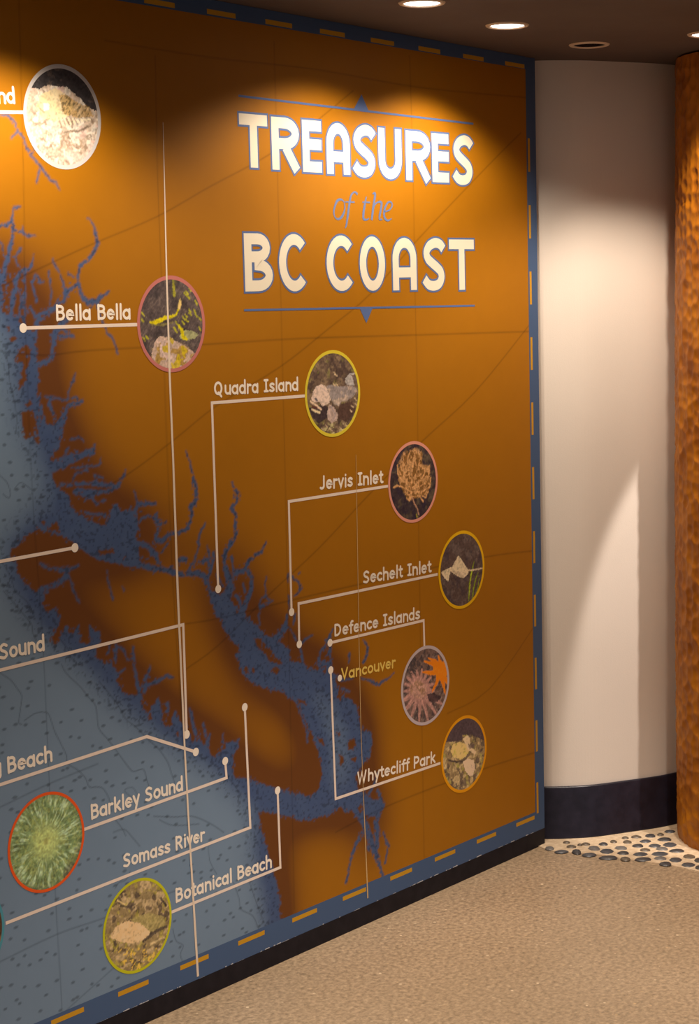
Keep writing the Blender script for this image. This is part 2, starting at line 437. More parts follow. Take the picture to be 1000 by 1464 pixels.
# ------------------------------------------------------------------ numpy noise
def vnoise(x, y, seed=0):
    xi, yi = np.floor(x).astype(np.int64), np.floor(y).astype(np.int64)
    fx, fy = x-xi, y-yi
    fx = fx*fx*(3-2*fx); fy = fy*fy*(3-2*fy)
    def h(a, b):
        n = (a*374761393 + b*668265263 + seed*974711) & 0xffffffff
        n = ((n ^ (n >> 13))*1274126177) & 0xffffffff
        return ((n ^ (n >> 16)) & 0xffff)/65535.0
    return (h(xi, yi)*(1-fx)+h(xi+1, yi)*fx)*(1-fy) + (h(xi, yi+1)*(1-fx)+h(xi+1, yi+1)*fx)*fy
def fbm(x, y, seed=0, o=3):
    s, a, t = 0, 1, 0
    for i in range(o):
        s = s + a*vnoise(x*2**i, y*2**i, seed+i*7); t += a; a *= 0.55
    return s/t
def sstep(a, b, x):
    t = np.clip((x-a)/(b-a), 0, 1); return t*t*(3-2*t)

# ------------------------------------------------------------------ painting on a regular grid in wall coordinates
class Sheet:
    """regular grid of wall positions with an ink colour per vertex"""
    def __init__(s, x0, x1, z0, z1, dx, dz):
        s.xs = np.linspace(x0, x1, max(2, int(round((x1-x0)/dx))+1)); s.zs = np.linspace(z0, z1, max(2, int(round((z1-z0)/dz))+1))
        s.X, s.Z = np.meshgrid(s.xs, s.zs)
        s.WX, s.WZ = s.X, s.Z
        s.col = np.zeros(s.X.shape+(3,))
    def win(s, x0, x1, z0, z1):
        i0, i1 = np.searchsorted(s.xs, x0), np.searchsorted(s.xs, x1)
        j0, j1 = np.searchsorted(s.zs, z0), np.searchsorted(s.zs, z1)
        return (slice(max(j0-1, 0), j1+1), slice(max(i0-1, 0), i1+1))
    def poly_mask(s, pts, pad=0.02):
        P = np.array([on_wall(*p) for p in pts])
        wn = s.win(P[:, 0].min()-pad, P[:, 0].max()+pad, P[:, 1].min()-pad, P[:, 1].max()+pad)
        x, y = s.WX[wn], s.WZ[wn]
        c = np.zeros(x.shape, bool); n = len(P)
        for i in range(n):
            (x0, y0), (x1, y1) = P[i], P[(i+1) % n]
            if y0 == y1: continue
            c ^= ((y0 > y) != (y1 > y)) & (x < (x1-x0)*(y-y0)/(y1-y0)+x0)
        return wn, c.astype(float)
    def stroke_mask(s, pts, wd, soft=0.0014, pad=0.02):
        P = [on_wall(*p) for p in pts]
        if not isinstance(wd, (list, tuple)): wd = [wd]*len(pts)
        W = [wd[min(i, len(wd)-1)]*mpp(*pts[i])*0.5 for i in range(len(pts))]
        xs = [p[0] for p in P]; ys = [p[1] for p in P]; mw = max(W)+pad
        wn = s.win(min(xs)-mw, max(xs)+mw, min(ys)-mw, max(ys)+mw)
        x, y = s.WX[wn], s.WZ[wn]
        m_ = np.zeros(x.shape)
        if x.size == 0: return wn, m_
        for i in range(len(P)-1):
            ax, ay = P[i]; bx, by = P[i+1]; L2 = (bx-ax)**2+(by-ay)**2+1e-12
            t = np.clip(((x-ax)*(bx-ax)+(y-ay)*(by-ay))/L2, 0, 1)
            d = np.hypot(x-ax-t*(bx-ax), y-ay-t*(by-ay)) - (W[i]+(W[i+1]-W[i])*t)
            m_ = np.maximum(m_, np.clip(0.5-d/(2*soft), 0, 1))
        return wn, m_
    def blend(s, wn, m_, c, op=1.0):
        a = (m_*op)[..., None]
        s.col[wn] = s.col[wn]*(1-a) + np.array(c)*a
    def mul(s, wn, m_, f):
        s.col[wn] *= (1-m_*(1-f))[..., None]
    def poly(s, pts, c, op=1.0): wn, m_ = s.poly_mask(pts); s.blend(wn, m_, c, op)
    def stroke(s, pts, w_, c, op=1.0): wn, m_ = s.stroke_mask(pts, w_); s.blend(wn, m_, c, op)
def blur(a, r, n=2):
    for _ in range(n):
        for ax in (0, 1):
            pad = [(0, 0), (0, 0)]; pad[ax] = (r+1, r)
            c = np.cumsum(np.pad(a, pad, mode='edge'), axis=ax)
            if ax == 0: a = (c[2*r+1:]-c[:-2*r-1])/(2*r+1)
            else: a = (c[:, 2*r+1:]-c[:, :-2*r-1])/(2*r+1)
    return a

# water outlines of the map, as measured positions
OCEAN = [(-900,330),(-300,370),(-60,384),(0,388),(9,396),(8,424),(2,444),(12,452),(26,450),(32,470),(50,474),(50,500),(54,520),(55,560),
 (62,590),(68,606),(78,608),(88,592),(94,580),(94,600),(90,622),(84,640),(72,655),(76,666),(73,680),(80,694),(90,702),(99,708),(100,722),
 (110,732),(120,738),(135,748),(150,752),(156,735),(162,722),(168,722),(175,732),(185,728),(196,740),(199,752),(193,770),(198,780),(200,795),(203,806),
 (190,811),(165,806),(140,800),(128,793),(115,786),(108,778),(95,770),(75,762),(57,757),(45,762),(35,768),(25,780),(15,787),(15,800),(24,806),(25,818),
 (32,830),(42,840),(50,845),(64,850),(62,870),(68,872),(80,872),(87,880),(84,895),(78,905),(70,915),(78,922),(86,914),(92,898),(95,893),(98,905),(105,905),
 (112,892),(116,910),(115,918),(122,920),(130,918),(128,900),(128,892),(135,903),(143,902),(146,918),(138,925),(140,940),(147,950),(160,948),(165,955),(170,965),
 (168,975),(175,988),(182,993),(197,992),(193,980),(198,972),(202,985),(204,1000),(206,1015),(212,1022),(215,1010),(225,1002),(228,1014),(232,1022),(240,1014),(245,1027),
 (250,1014),(258,1032),(268,1045),(275,1062),(285,1052),(290,1066),(298,1060),(300,1078),(308,1085),(318,1062),(340,1060),(338,1075),(334,1085),(332,1098),(336,1112),
 (355,1112),(370,1118),(395,1126),(420,1133),(440,1137),(452,1132),(458,1122),(462,1105),(500,1105),(520,1140),(540,1142),(552,1150),(545,1165),(530,1168),(500,1163),
 (484,1158),(465,1167),(445,1172),(430,1175),(415,1168),(400,1165),(385,1162),(370,1160),(373,1185),(380,1205),(388,1235),(395,1260),(400,1290),(404,1400),(300,1560),(-900,2200)]
GEORGIA = [(299,846),(305,868),(313,882),(320,902),(333,915),(344,930),(336,936),(343,950),(347,962),(353,970),(365,980),(378,984),(395,987),(408,992),(420,1002),
 (428,1010),(436,1028),(445,1048),(452,1064),(456,1080),(460,1100),(463,1118),(480,1150),(520,1160),(545,1150),(512,1128),(508,1110),(520,1092),(530,1080),(533,1060),
 (530,1046),(518,1045),(514,1030),(511,1012),(500,998),(490,996),(483,985),(478,965),(474,948),(463,944),(455,960),(445,955),(430,948),(418,945),(413,930),(405,920),
 (396,917),(388,912),(375,905),(368,893),(355,884),(345,872),(332,862),(318,850)]
CH = [  # channels: points, widths in photo pixels
 ([(20,295),(18,308),(19,330),(16,350),(9,375),(6,395)],[3,4,5,6,7,9]), ([(20,296),(29,296)],4), ([(17,312),(10,322),(-8,324)],4),
 ([(20,328),(32,332),(40,338),(50,336)],[4,4,4,2]), ([(34,326),(34,334)],3), ([(-10,336),(4,352),(5,364)],3), ([(29,356),(23,368),(25,380)],3),
 ([(49,365),(45,376),(42,385),(35,385),(27,390),(24,402),(18,430),(14,450),(12,480)],[2,4,4,6,6,7,9,11,13]), ([(50,392),(46,405),(50,418),(52,432)],4),
 ([(53,394),(58,403),(64,402)],[3,4,2]), ([(69,388),(71,405),(74,420),(71,434)],[3,3,3,2]), ([(75,370),(82,388),(92,408),(95,415),(91,430),(78,440),(62,450),(52,460),(50,480),(48,510)],[3,3,4,6,7,7,8,9,9,10]),
 ([(125,310),(134,322),(137,335),(140,347),(135,360),(125,372),(115,378),(112,390),(113,405),(116,420),(119,430),(135,433),(145,425),(156,419)],[2,4,5,6,5,5,6,5,6,6,7,8,7,4]),
 ([(113,405),(103,412),(95,416)],5), ([(98,391),(105,396)],3), ([(138,436),(147,462),(155,476),(163,490),(169,507)],[3,4,4,4,3]),
 ([(97,458),(84,466),(78,480),(75,500),(74,513),(62,518),(52,526)],[7,10,9,8,7,7,8]), ([(80,482),(106,481)],[6,4]), ([(88,470),(95,475)],6),
 ([(107,533),(103,550),(98,560),(98,572)],[2,4,3,3]), ([(78,570),(98,572)],3), ([(118,573),(105,577),(94,585),(91,600),(84,612)],[5,6,7,10,14]), ([(109,567),(112,576)],4),
 ([(64,566),(74,568),(70,580),(76,592)],[3,4,6,6]), ([(36,420),(30,438),(40,445)],5), ([(44,440),(50,452),(66,448)],5), ([(20,400),(30,425),(28,450)],4), ([(36,385),(36,440),(34,470)],[4,3,5]),
 ([(136,636),(130,646),(118,650),(105,655),(92,660),(78,668)],[3,9,9,12,15,18]), ([(100,629),(115,625),(120,631)],3), ([(144,655),(143,664),(130,667),(108,670)],3), ([(95,650),(97,640)],4),
 ([(179,672),(178,680),(172,690),(165,697),(150,703),(125,705),(108,703)],[3,4,5,5,5,12,9]), ([(85,694),(110,691),(150,692),(168,695)],5), ([(105,688),(107,678),(112,676),(125,672)],3),
 ([(120,716),(132,710),(138,722),(150,716)],3), ([(122,733),(138,735),(152,738)],4), ([(135,680),(148,684)],3),
 ([(192,702),(196,715),(200,721),(222,720)],[3,4,5,5]), ([(200,721),(192,733),(186,745)],[5,8,12]), ([(196,752),(203,741),(213,737),(222,742),(226,752),(238,745)],[5,4,4,5,6,3]), ([(225,733),(223,742)],3),
 ([(226,752),(222,770),(232,774),(240,766),(255,762),(267,757),(272,745),(275,732),(272,725),(280,715),(282,705),(277,690),(275,675),(271,660),(265,644)],[5,7,7,6,6,6,5,6,7,7,6,7,6,3,2]),
 ([(194,777),(210,779),(220,790),(225,802)],[7,7,9,8]), ([(192,795),(204,798)],4), ([(230,790),(240,778)],3), ([(293,750),(285,765),(283,785),(279,803),(268,816)],[5,4,4,4,5]), ([(256,800),(266,798)],7),
 ([(198,806),(215,812),(240,815),(253,820),(268,821),(282,818),(292,823),(297,836),(303,856),(312,878)],[10,9,8,9,7,9,8,7,6,9]),
 ([(331,689),(335,699),(342,706),(336,720),(331,727),(338,738),(337,755),(337,768),(328,780),(322,792),(321,805),(325,822),(330,842),(322,858)],[2,4,6,6,6,6,6,6,7,8,9,13,15,22]),
 ([(297,780),(300,795),(306,800)],[2,3,4]), ([(306,792),(303,812),(296,828)],6), ([(284,803),(298,800),(300,820)],4), ([(331,795),(334,812),(334,828)],4), ([(310,822),(318,838)],4),
 ([(381,774),(375,788),(362,796),(355,802),(351,814),(335,820)],[3,5,6,6,8,8]), ([(353,813),(361,826),(359,845),(352,862),(344,880)],[7,7,7,10,14]), ([(348,836),(352,852)],4), ([(338,850),(345,866)],6),
 ([(380,827),(380,845),(382,856),(390,860)],3), ([(382,850),(373,858),(370,880),(372,893)],3), ([(388,861),(372,868)],[3,5]), ([(344,880),(356,886)],5),
 ([(417,824),(427,832),(431,840),(427,848),(421,852)],[4,4,6,4,2]), ([(427,820),(430,819)],2), ([(412,820),(412,832)],3), ([(413,852),(413,872)],3), ([(422,878),(420,892)],4),
 ([(410,880),(409,893),(404,903),(396,912),(390,918)],[5,8,10,12,14]), ([(398,925),(408,940),(414,950)],[10,14,14]), ([(416,900),(424,915)],3), ([(447,908),(438,914),(431,920)],[3,4,4]), ([(429,922),(432,940),(434,955)],4),
 ([(476,900),(471,912),(467,922),(458,932),(456,945),(460,955)],[3,5,5,5,7,9]), ([(472,922),(473,952),(468,962)],[5,6,10]), ([(519,914),(526,925),(525,938),(519,948)],[2,5,5,3]), ([(500,934),(499,948)],3),
 ([(516,968),(528,973),(542,978),(556,970),(564,960)],[2,4,4,3,2]), ([(473,963),(488,972),(505,970)],[5,4,2]), ([(488,985),(500,988)],4),
 ([(493,1135),(506,1150),(520,1175),(530,1200),(540,1225),(547,1252)],[12,14,14,12,9,5]), ([(540,1130),(547,1150),(538,1175),(540,1210)],[5,8,12,8]), ([(517,1192),(508,1210),(502,1228),(495,1262)],[8,6,5,4]),
 ([(548,1190),(556,1210),(550,1235)],[3,5,3]), ([(525,1190),(528,1215)],6), ([(540,1105),(536,1120),(528,1135)],[3,3,5]),
 ([(56,806),(72,812),(85,815),(97,815),(112,808)],[3,6,7,7,5]), ([(98,815),(97,824),(85,833),(70,839),(58,846)],[8,8,9,9,11]), ([(99,826),(106,845),(114,860)],[3,4,3]), ([(153,815),(155,830),(162,858)],[2,3,3]), ([(175,838),(176,846)],2),
 ([(166,923),(165,945)],4), ([(168,924),(176,928),(181,942),(190,943)],3), ([(190,926),(193,960),(199,986)],4), ([(180,955),(168,965),(162,978)],3), ([(204,980),(214,979),(226,975),(238,966),(248,968)],[6,5,6,4,3]),
 ([(206,990),(209,968),(215,952)],[7,5,3]), ([(226,1000),(229,1020),(224,1035)],6), ([(239,1006),(243,1030)],5), ([(271,1012),(277,1040),(284,1058)],[3,6,8]), ([(291,1036),(296,1060)],6), ([(300,1050),(296,1075)],4),
 ([(318,1062),(320,1050)],3), ([(342,1058),(330,1068),(325,1085)],[4,8,10]), ([(76,880),(80,870)],4), ([(154,935),(158,920)],3), ([(262,1058),(262,1075)],5), ([(250,1045),(256,1060)],6),
 ([(0,164),(12,165),(20,175),(25,188),(34,198),(38,212),(48,225),(60,240),(70,255),(82,262),(84,270)],[4,4,3,3,3,4,4,4,4,3,2]), ([(24,186),(17,197)],3), ([(48,205),(49,215),(44,222)],2), ([(57,238),(52,260)],3),
 ([(430,1018),(438,1040),(440,1060)],3), ([(440,1000),(452,1010)],5),
]
ISLES = [[(29,590),(48,588),(53,605),(55,620),(57,634),(50,632),(47,625),(38,626),(33,610)],[(37,578),(42,571),(45,580),(40,584)],[(24,505),(30,497),(40,494),(44,500),(42,518),(36,532),(38,545),(33,552),(30,535),(34,520),(22,518)],
 [(13,482),(22,480),(23,488),(15,490)],[(26,560),(28,545),(36,540),(32,555)],[(60,745),(65,745),(64,752),(60,750)],[(72,750),(80,747),(85,754),(83,760),(74,755)],[(140,788),(162,786),(164,791),(141,793)],[(174,799),(180,797),(180,801)],
 [(363,911),(370,914),(382,922),(388,930),(393,938),(402,946),(403,952),(396,948),(386,945),(376,932),(368,922)],[(387,956),(394,953),(400,958),(395,963),(388,962)],[(349,953),(354,952),(356,962),(351,963)],[(360,954),(364,955),(364,962),(360,961)],
 [(426,999),(436,1002),(440,1008),(430,1006)],[(453,1053),(462,1058),(464,1066),(456,1062)],[(497,1060),(506,1056),(511,1064),(506,1070),(498,1072)],[(484,1078),(490,1080),(492,1092),(487,1096)],[(484,986),(490,990),(487,1002),(483,998)],
 [(500,1085),(510,1082),(508,1092)],[(480,1048),(486,1046),(486,1052)],[(459,936),(466,933),(466,941),(460,942)],[(461,953),(466,951),(466,962),(461,962)],
 [(317,1065),(322,1063),(323,1070),(318,1071)],[(234,1020),(244,1018),(246,1038),(236,1040),(232,1030)],[(212,1026),(216,1020),(219,1028),(213,1030)],[(251,1046),(256,1047),(255,1054)],[(484,1155),(490,1153),(494,1166),(486,1168)],[(498,1163),(503,1158),(508,1168),(501,1170)],
 [(516,1148),(520,1155),(518,1165),(512,1156)],[(338,870),(342,874),(338,880)],[(60,485),(66,488),(66,500),(58,502)],[(8,470),(12,466),(14,474)],[(62,455),(72,453),(70,466),(60,470)],[(36,452),(42,455),(40,470),(36,470)],[(4,405),(8,403),(8,420),(4,430)]]
LINES = [  # fine seabed contour lines
 ([(-30,940),(0,962),(15,972),(25,985),(31,995),(29,1015),(27,1032),(31,1036)],1.1), ([(35,1030),(50,1020),(62,1018),(70,1022),(78,1045),(88,1065),(95,1080),(97,1092),(110,1100),(122,1112),(128,1125),(140,1125),(148,1128),(156,1142),(160,1160)],1.1),
 ([(5,845),(20,862),(35,880),(45,893),(47,905),(52,915)],1.1), ([(88,950),(93,960),(100,968),(115,982),(125,995),(137,1010),(141,1040),(155,1058),(170,1078),(185,1098),(192,1103),(205,1100),(210,1115),(215,1130)],1.1),
 ([(142,975),(155,990),(170,1010),(180,1028),(195,1040),(215,1060),(228,1072),(240,1090),(245,1105),(250,1120)],1.1), ([(220,1167),(250,1168),(275,1167),(300,1177),(320,1190)],1.1), ([(78,905),(95,925),(105,945),(118,952)],1.0),
 ([(165,1172),(175,1185),(180,1195)],1.1), ([(162,1190),(178,1186),(190,1198),(200,1210)],1.1), ([(165,1270),(170,1262),(180,1258),(186,1246)],1.0), ([(228,1172),(248,1180),(285,1178)],1.0), ([(247,1328),(252,1345),(262,1352),(258,1365),(264,1380)],1.0),
 ([(334,1262),(342,1285),(345,1300),(362,1310),(370,1330)],1.0), ([(355,1255),(370,1300),(378,1320)],.9), ([(298,1205),(300,1230),(310,1250)],.9), ([(322,1108),(335,1122),(345,1140)],1.0), ([(0,680),(10,690),(15,705),(12,712),(4,706)],1.0),
 ([(2,500),(12,520),(14,545),(20,570),(24,600),(22,620)],.9), ([(0,800),(14,822),(22,845),(40,862),(50,885)],.8), ([(188,1140),(178,1130),(190,1126),(198,1140)],.8),([(20,700),(30,690),(45,700)],.8)]
GRAT = [([(27,0),(34,270),(36,450),(46,700),(62,930),(72,1150),(90,1464)],1.6), ([(222,80),(226,270),(232,420),(236,560),(243,740),(250,880),(258,1000),(266,1150),(277,1300),(281,1380)],1.5),
 ([(392,60),(397,250),(401,400),(404,520),(407,640),(411,820),(415,1000),(421,1300)],1.5), ([(586,80),(591,250),(594,430),(597,560),(599,760),(603,1000),(607,1240)],1.5),
 ([(-40,497),(0,502),(65,508),(130,501),(300,492),(430,484),(595,479),(757,474)],2.2), ([(150,58),(300,82),(450,99),(600,125),(760,140)],1.5),
 ([(-40,425),(0,410),(50,387),(130,350),(224,310),(300,267),(375,227),(435,187),(505,130)],2.0), ([(120,712),(180,680),(250,628),(310,580),(400,525),(470,470),(530,420),(600,340),(700,235),(745,190)],2.0),
 ([(264,958),(313,922),(385,850),(455,785),(530,705),(605,630),(680,560),(757,465)],2.0), ([(264,892),(313,884),(430,855),(560,825),(690,797),(768,787)],2.0), ([(480,1190),(560,1150),(690,1100),(768,1075)],2.0),
 ([(-20,1160),(0,1154),(67,1122),(140,1092)],2.0), ([(-20,1383),(0,1375),(81,1336),(153,1311),(260,1270)],2.0), ([(90,1450),(103,1437),(158,1388),(210,1340),(235,1300)],1.6), ([(640,1020),(700,985),(768,890)],1.6)]
LAND, LAND_D = np.array((0.375, 0.145, 0.002)), np.array((0.140, 0.046, 0.008))
SEA, SEA_D = np.array((0.172, 0.255, 0.365)), np.array((0.056, 0.094, 0.205))

def paint_map(S, fine=True):
    X, Z = S.X, S.Z
    if fine:
        amp = 0.0045
        S.WX = X + amp*2*(fbm(X*90, Z*90, 11, 3)-0.5) + 0.004*(vnoise(X*260, Z*260, 5)-0.5)
        S.WZ = Z + amp*2*(fbm(X*90, Z*90, 31, 3)-0.5) + 0.004*(vnoise(X*260, Z*260, 6)-0.5)
    water = np.zeros(X.shape)
    for P in (OCEAN, GEORGIA):
        wn, m_ = S.poly_mask(P); water[wn] = np.maximum(water[wn], m_)
    for P, W in CH:
        wn, m_ = S.stroke_mask(P, W); water[wn] = np.maximum(water[wn], m_)
    for P in ISLES:
        wn, m_ = S.poly_mask(P); water[wn] *= 1-m_
    S.WX, S.WZ = X, Z
    if fine:      # ragged little islets and coves near every coast
        near = blur(water, 4)
        n = fbm(X*150, Z*150, 77, 2)
        water = np.where((near > 0.25) & (near < 0.75) & (np.abs(n-0.5) > 0.235), np.where(n > 0.5, 1.0, 0.0), water)
        water = blur(water, 1, 1)*0.45 + water*0.55
    b = blur(water, 22 if fine else 6, 3)
    b2 = blur(water, 40 if fine else 10, 3)
    t = np.clip(0.75*sstep(0.01, 0.38, b)+0.45*sstep(0.02, 0.5, b2), 0, 1)
    land = LAND*(1-t[..., None]) + LAND_D*t[..., None]
    d = sstep(0.985, 0.62, b)
    dn = np.clip(d + 0.18*(fbm(X*60, Z*60, 3, 3)-0.5)*sstep(0.05, 0.4, d), 0, 1)
    sea = SEA*(1-dn[..., None]) + SEA_D*dn[..., None]
    S.col = land*(1-water[..., None]) + sea*water[..., None]
    if fine:      # stippled depth texture close to the coast, soundings further out
        st = (vnoise(X*170, Z*210, 91) > 0.74)*sstep(0.08, 0.5, d)*0.38*water
        S.col *= (1-st)[..., None]
        rs = np.random.RandomState(4)
        step = 0.030
        for i in range(int((S.xs[-1]-S.xs[0])/step)+1):
            for j in range(int((S.zs[-1]-S.zs[0])/step)+1):
                x = S.xs[0]+(i+rs.uniform(0.1, 0.9))*step; z = S.zs[0]+(j+rs.uniform(0.1, 0.9))*step; k = rs.uniform(); kk = rs.uniform()
                ii, jj = min(np.searchsorted(S.xs, x), X.shape[1]-1), min(np.searchsorted(S.zs, z), X.shape[0]-1)
                if water[jj, ii] < 0.9 or d[jj, ii] > 0.9: continue
                if d[jj, ii] < 0.12 and k < 0.5: continue
                a, b_ = 0.0052+0.0026*kk, 0.0032
                wn = S.win(x-0.01, x+0.01, z-0.008, z+0.008)
                q = ((S.X[wn]-x)/a)**2 + ((S.Z[wn]-z)/b_)**2
                S.mul(wn, np.clip(1.4-q, 0, 1)*0.85, 0.45)
        for P, W in LINES:
            Q = [tuple(q) for q in cr(P, 5)]
            wn, m_ = S.stroke_mask(Q, W, soft=0.0016); S.mul(wn, m_*water[wn], 0.42)
    for P, W in GRAT:
        Q = [tuple(q) for q in cr(P, 4)]
        wn, m_ = S.stroke_mask(Q, W, soft=0.0018 if fine else 0.005); S.mul(wn, m_*0.8, 0.55)
    # printed paper grain
    S.col *= (1+0.05*(fbm(X*25, Z*25, 55, 3)-0.5))[..., None]

def sheet_object(name, S, yoff, parent, ztop=None, mask=None, label=None):
    Z = S.Z.copy()
    if ztop is not None:
        Z = np.minimum(Z, ztop(S.X))
    V = np.stack([S.X, np.full(S.X.shape, WY-yoff*0.3), Z], -1).reshape(-1, 3)
    ny, nx_ = S.X.shape
    idx = np.arange(nx_*ny).reshape(ny, nx_)
    Fq = np.stack([idx[:-1, :-1], idx[:-1, 1:], idx[1:, 1:], idx[1:, :-1]], -1).reshape(-1, 4)
    col = S.col.reshape(-1, 3)
    if mask is not None:
        keep = mask.ravel()[Fq].all(axis=1); Fq = Fq[keep]
        used = np.unique(Fq); rm = np.zeros(len(V), int); rm[used] = np.arange(len(used)); Fq = rm[Fq]; V = V[used]; col = col[used]
    me_ = grid_mesh(name, V, Fq)
    at = me_.color_attributes.new('ink', 'FLOAT_COLOR', 'POINT')
    at.data.foreach_set('color', np.concatenate([col, np.ones((len(col), 1))], 1).astype(np.float32).ravel())
    o = link(name, me_, M_PRINT, parent)
    if label: o['label'] = label
    return o

mural = empty('wall_mural', (0, 0, 0), 'large orange and blue printed coast map mural with round sea-life photos on the wall', 'mural')
ZT = ceil_z(X_END)
VIS0 = 2.30
zt = lambda x: ceil_z(x)-0.001
big = Sheet(VIS0, X_END, Z_PRINT0, ceil_z(VIS0)+0.0, 0.0030, 0.0026)
paint_map(big)
def cut(a, b):
    i0, i1 = np.searchsorted(big.xs, a), np.searchsorted(big.xs, b)
    T = Sheet.__new__(Sheet); i1 = min(i1+1, len(big.xs))
    T.xs = big.xs[i0:i1]; T.zs = big.zs; T.X = big.X[:, i0:i1].copy(); T.Z = big.Z[:, i0:i1]; T.col = big.col[:, i0:i1]
    return T
bounds = [VIS0] + SEAMS + [X_END]
for k, (a, b) in enumerate(zip(bounds[:-1], bounds[1:])):
    T = cut(a, b)
    sheet_object('printed_panel', T, 0.0, mural, zt, label=['map panel left of the pale seam, sea and inlets', 'map panel between the two seams, strait and islands', 'map panel at the right with the title'][k])
S2 = Sheet(X_LEFT, VIS0, Z_PRINT0, ceil_z(X_LEFT), 0.012, 0.012)
paint_map(S2, False)
sheet_object('printed_panel', S2, 0.0, mural, zt, label='map panel beyond the left edge of the photo')

# ------------------------------------------------------------------ flat printed shapes
class Flat:
    """faces on the mural plane, joined to one mesh"""
    def __init__(s): s.V = []; s.F = []; s.m = []; s.lay = []; s.layer = 0
    def add(s, pts, mi=0):
        b = len(s.V); s.V += list(pts); s.lay += [s.layer]*len(pts); s.F.append(tuple(range(b, b+len(pts)))); s.m.append(mi)
    def ribbon(s, P, w_, mi=0, caps='flat', ext=0.0, closed=False):
        P = [np.array(p, float) for p in P]
        Q = [P[0]]
        for p in P[1:]:
            if np.linalg.norm(p-Q[-1]) > 1e-5: Q.append(p)
        P = Q
        if closed and np.linalg.norm(P[0]-P[-1]) < 1e-5: P = P[:-1]
        n = len(P)
        if n < 2: return
        if not isinstance(w_, (list, tuple)): W = [w_]*n
        else: W = list(np.interp(np.linspace(0, 1, n), np.linspace(0, 1, len(w_)), w_))
        if ext and not closed:
            d = P[0]-P[1]; P[0] = P[0]+d/np.linalg.norm(d)*ext
            d = P[-1]-P[-2]; P[-1] = P[-1]+d/np.linalg.norm(d)*ext
        L, R = [], []
        for i in range(n):
            if closed: a, b = P[i]-P[i-1], P[(i+1) % n]-P[i]
            else: a = P[i]-P[i-1] if i > 0 else P[1]-P[0]; b = P[i+1]-P[i] if i < n-1 else P[-1]-P[-2]
            a = a/np.linalg.norm(a); b = b/np.linalg.norm(b)
            na, nb = np.array([-a[1], a[0]]), np.array([-b[1], b[0]])
            mm = na+nb; l = np.linalg.norm(mm)
            mm = na if l < 1e-6 else mm/l
            c = max(0.45, float(mm@na))
            L.append(P[i]+mm*W[i]/2/c); R.append(P[i]-mm*W[i]/2/c)
        for i in range(n if closed else n-1):
            j = (i+1) % n; s.add([R[i], R[j], L[j], L[i]], mi)
        if caps == 'round' and not closed:
            for c, r in ((P[0], W[0]/2), (P[-1], W[-1]/2)):
                s.layer += 1; s.disc(c, r, r, mi, 10)
        s.layer += 1
    def disc(s, c, rx, ry, mi=0, n=28):
        s.add([(c[0]+rx*math.cos(2*math.pi*k/n), c[1]+ry*math.sin(2*math.pi*k/n)) for k in range(n)], mi)
    def ring(s, c, r0, r1, mi=0, n=72):
        for k in range(n):
            a, b = 2*math.pi*k/n, 2*math.pi*(k+1)/n
            s.add([(c[0]+r*math.cos(t), c[1]+r*math.sin(t)) for r, t in ((r0, a), (r1, a), (r1, b), (r0, b))], mi)
    def obj(s, name, yoff, mats, parent, label=None):
        o = pydata(name, [(p[0], WY-yoff*0.3-l*0.00002, p[1]) for p, l in zip(s.V, s.lay)], s.F, mats, parent)
        o.data.polygons.foreach_set('material_index', s.m)
        bm = bmesh.new(); bm.from_mesh(o.data)
        for f in bm.faces:
            if f.normal.y > 0: f.normal_flip()
        bm.to_mesh(o.data); bm.free()
        if label: o['label'] = label
        return o
PX = lambda u, v: np.array(on_wall(u, v))

# border band and dashes
def quad(x0, x1, z0, z1): return [(x0, z0), (x1, z0), (x1, z1), (x0, z1)]
f = Flat(); f.add(quad(X_LEFT, X_END, Z_PRINT0, Z_IN0)); f.obj('border_band', 0.0004, M_BORDER, mural, 'blue border band along the bottom edge')
f = Flat(); f.add(quad(X_IN, X_END, Z_IN0, zt(X_END))); f.obj('border_band', 0.0004, M_BORDER, mural, 'blue border band up the right edge')
tb = lambda x: ceil_z(x)-0.001
f = Flat(); f.add([(X_LEFT, tb(X_LEFT)-0.040), (X_IN, tb(X_IN)-0.034), (X_IN, tb(X_IN)), (X_LEFT, tb(X_LEFT))]); f.obj('border_band', 0.0004, M_BORDER, mural, 'blue border band under the ceiling')
def dash(pts):
    f = Flat(); f.add(pts); f.obj('border_dash', 0.0008, M_DASH, mural)
for k in range(-3, 17):
    z0 = CAM_H + 2.9*(0.0440 - 0.0633*k); 
    if z0+0.092 < tb(X_END)-0.05 and z0 > Z_IN0-0.04: dash(quad(2.9*1.5062-0.004, 2.9*1.5062+0.006, z0, z0+0.092))
for k in range(0, 49):
    x1 = 2.9*(1.5008 - 0.0675*k) if k else 2.9*1.5008
    x0 = x1 - 0.094
    if x0 > X_LEFT:
        zc = CAM_H - 2.9*0.5285
        dash(quad(x0, x1, zc-0.0055, zc+0.0055))
        zc2 = lambda x: tb(x) - 0.027
        if x1 < 4.38: dash([(x0, zc2(x0)-0.0055), (x1, zc2(x1)-0.0055), (x1, zc2(x1)+0.0055), (x0, zc2(x0)+0.0055)])
# torn pale lower edge
f = Flat(); rs = random.Random(9); x = X_LEFT
while x < X_END-0.05:
    l = rs.uniform(0.004, 0.03)
    if rs.random() < 0.62: 
        h_ = rs.uniform(0.0012, 0.004); f.add([(x, Z_PRINT0), (x+l, Z_PRINT0), (x+l-0.001, Z_PRINT0+h_), (x+0.001, Z_PRINT0+h_*rs.uniform(0.3, 1))])
    x += l+rs.uniform(0, 0.014)
o = f.obj('torn_edge', 0.0010, M_CHIP, mural, 'pale chips along the torn lower edge of the print'); o['kind'] = 'stuff'
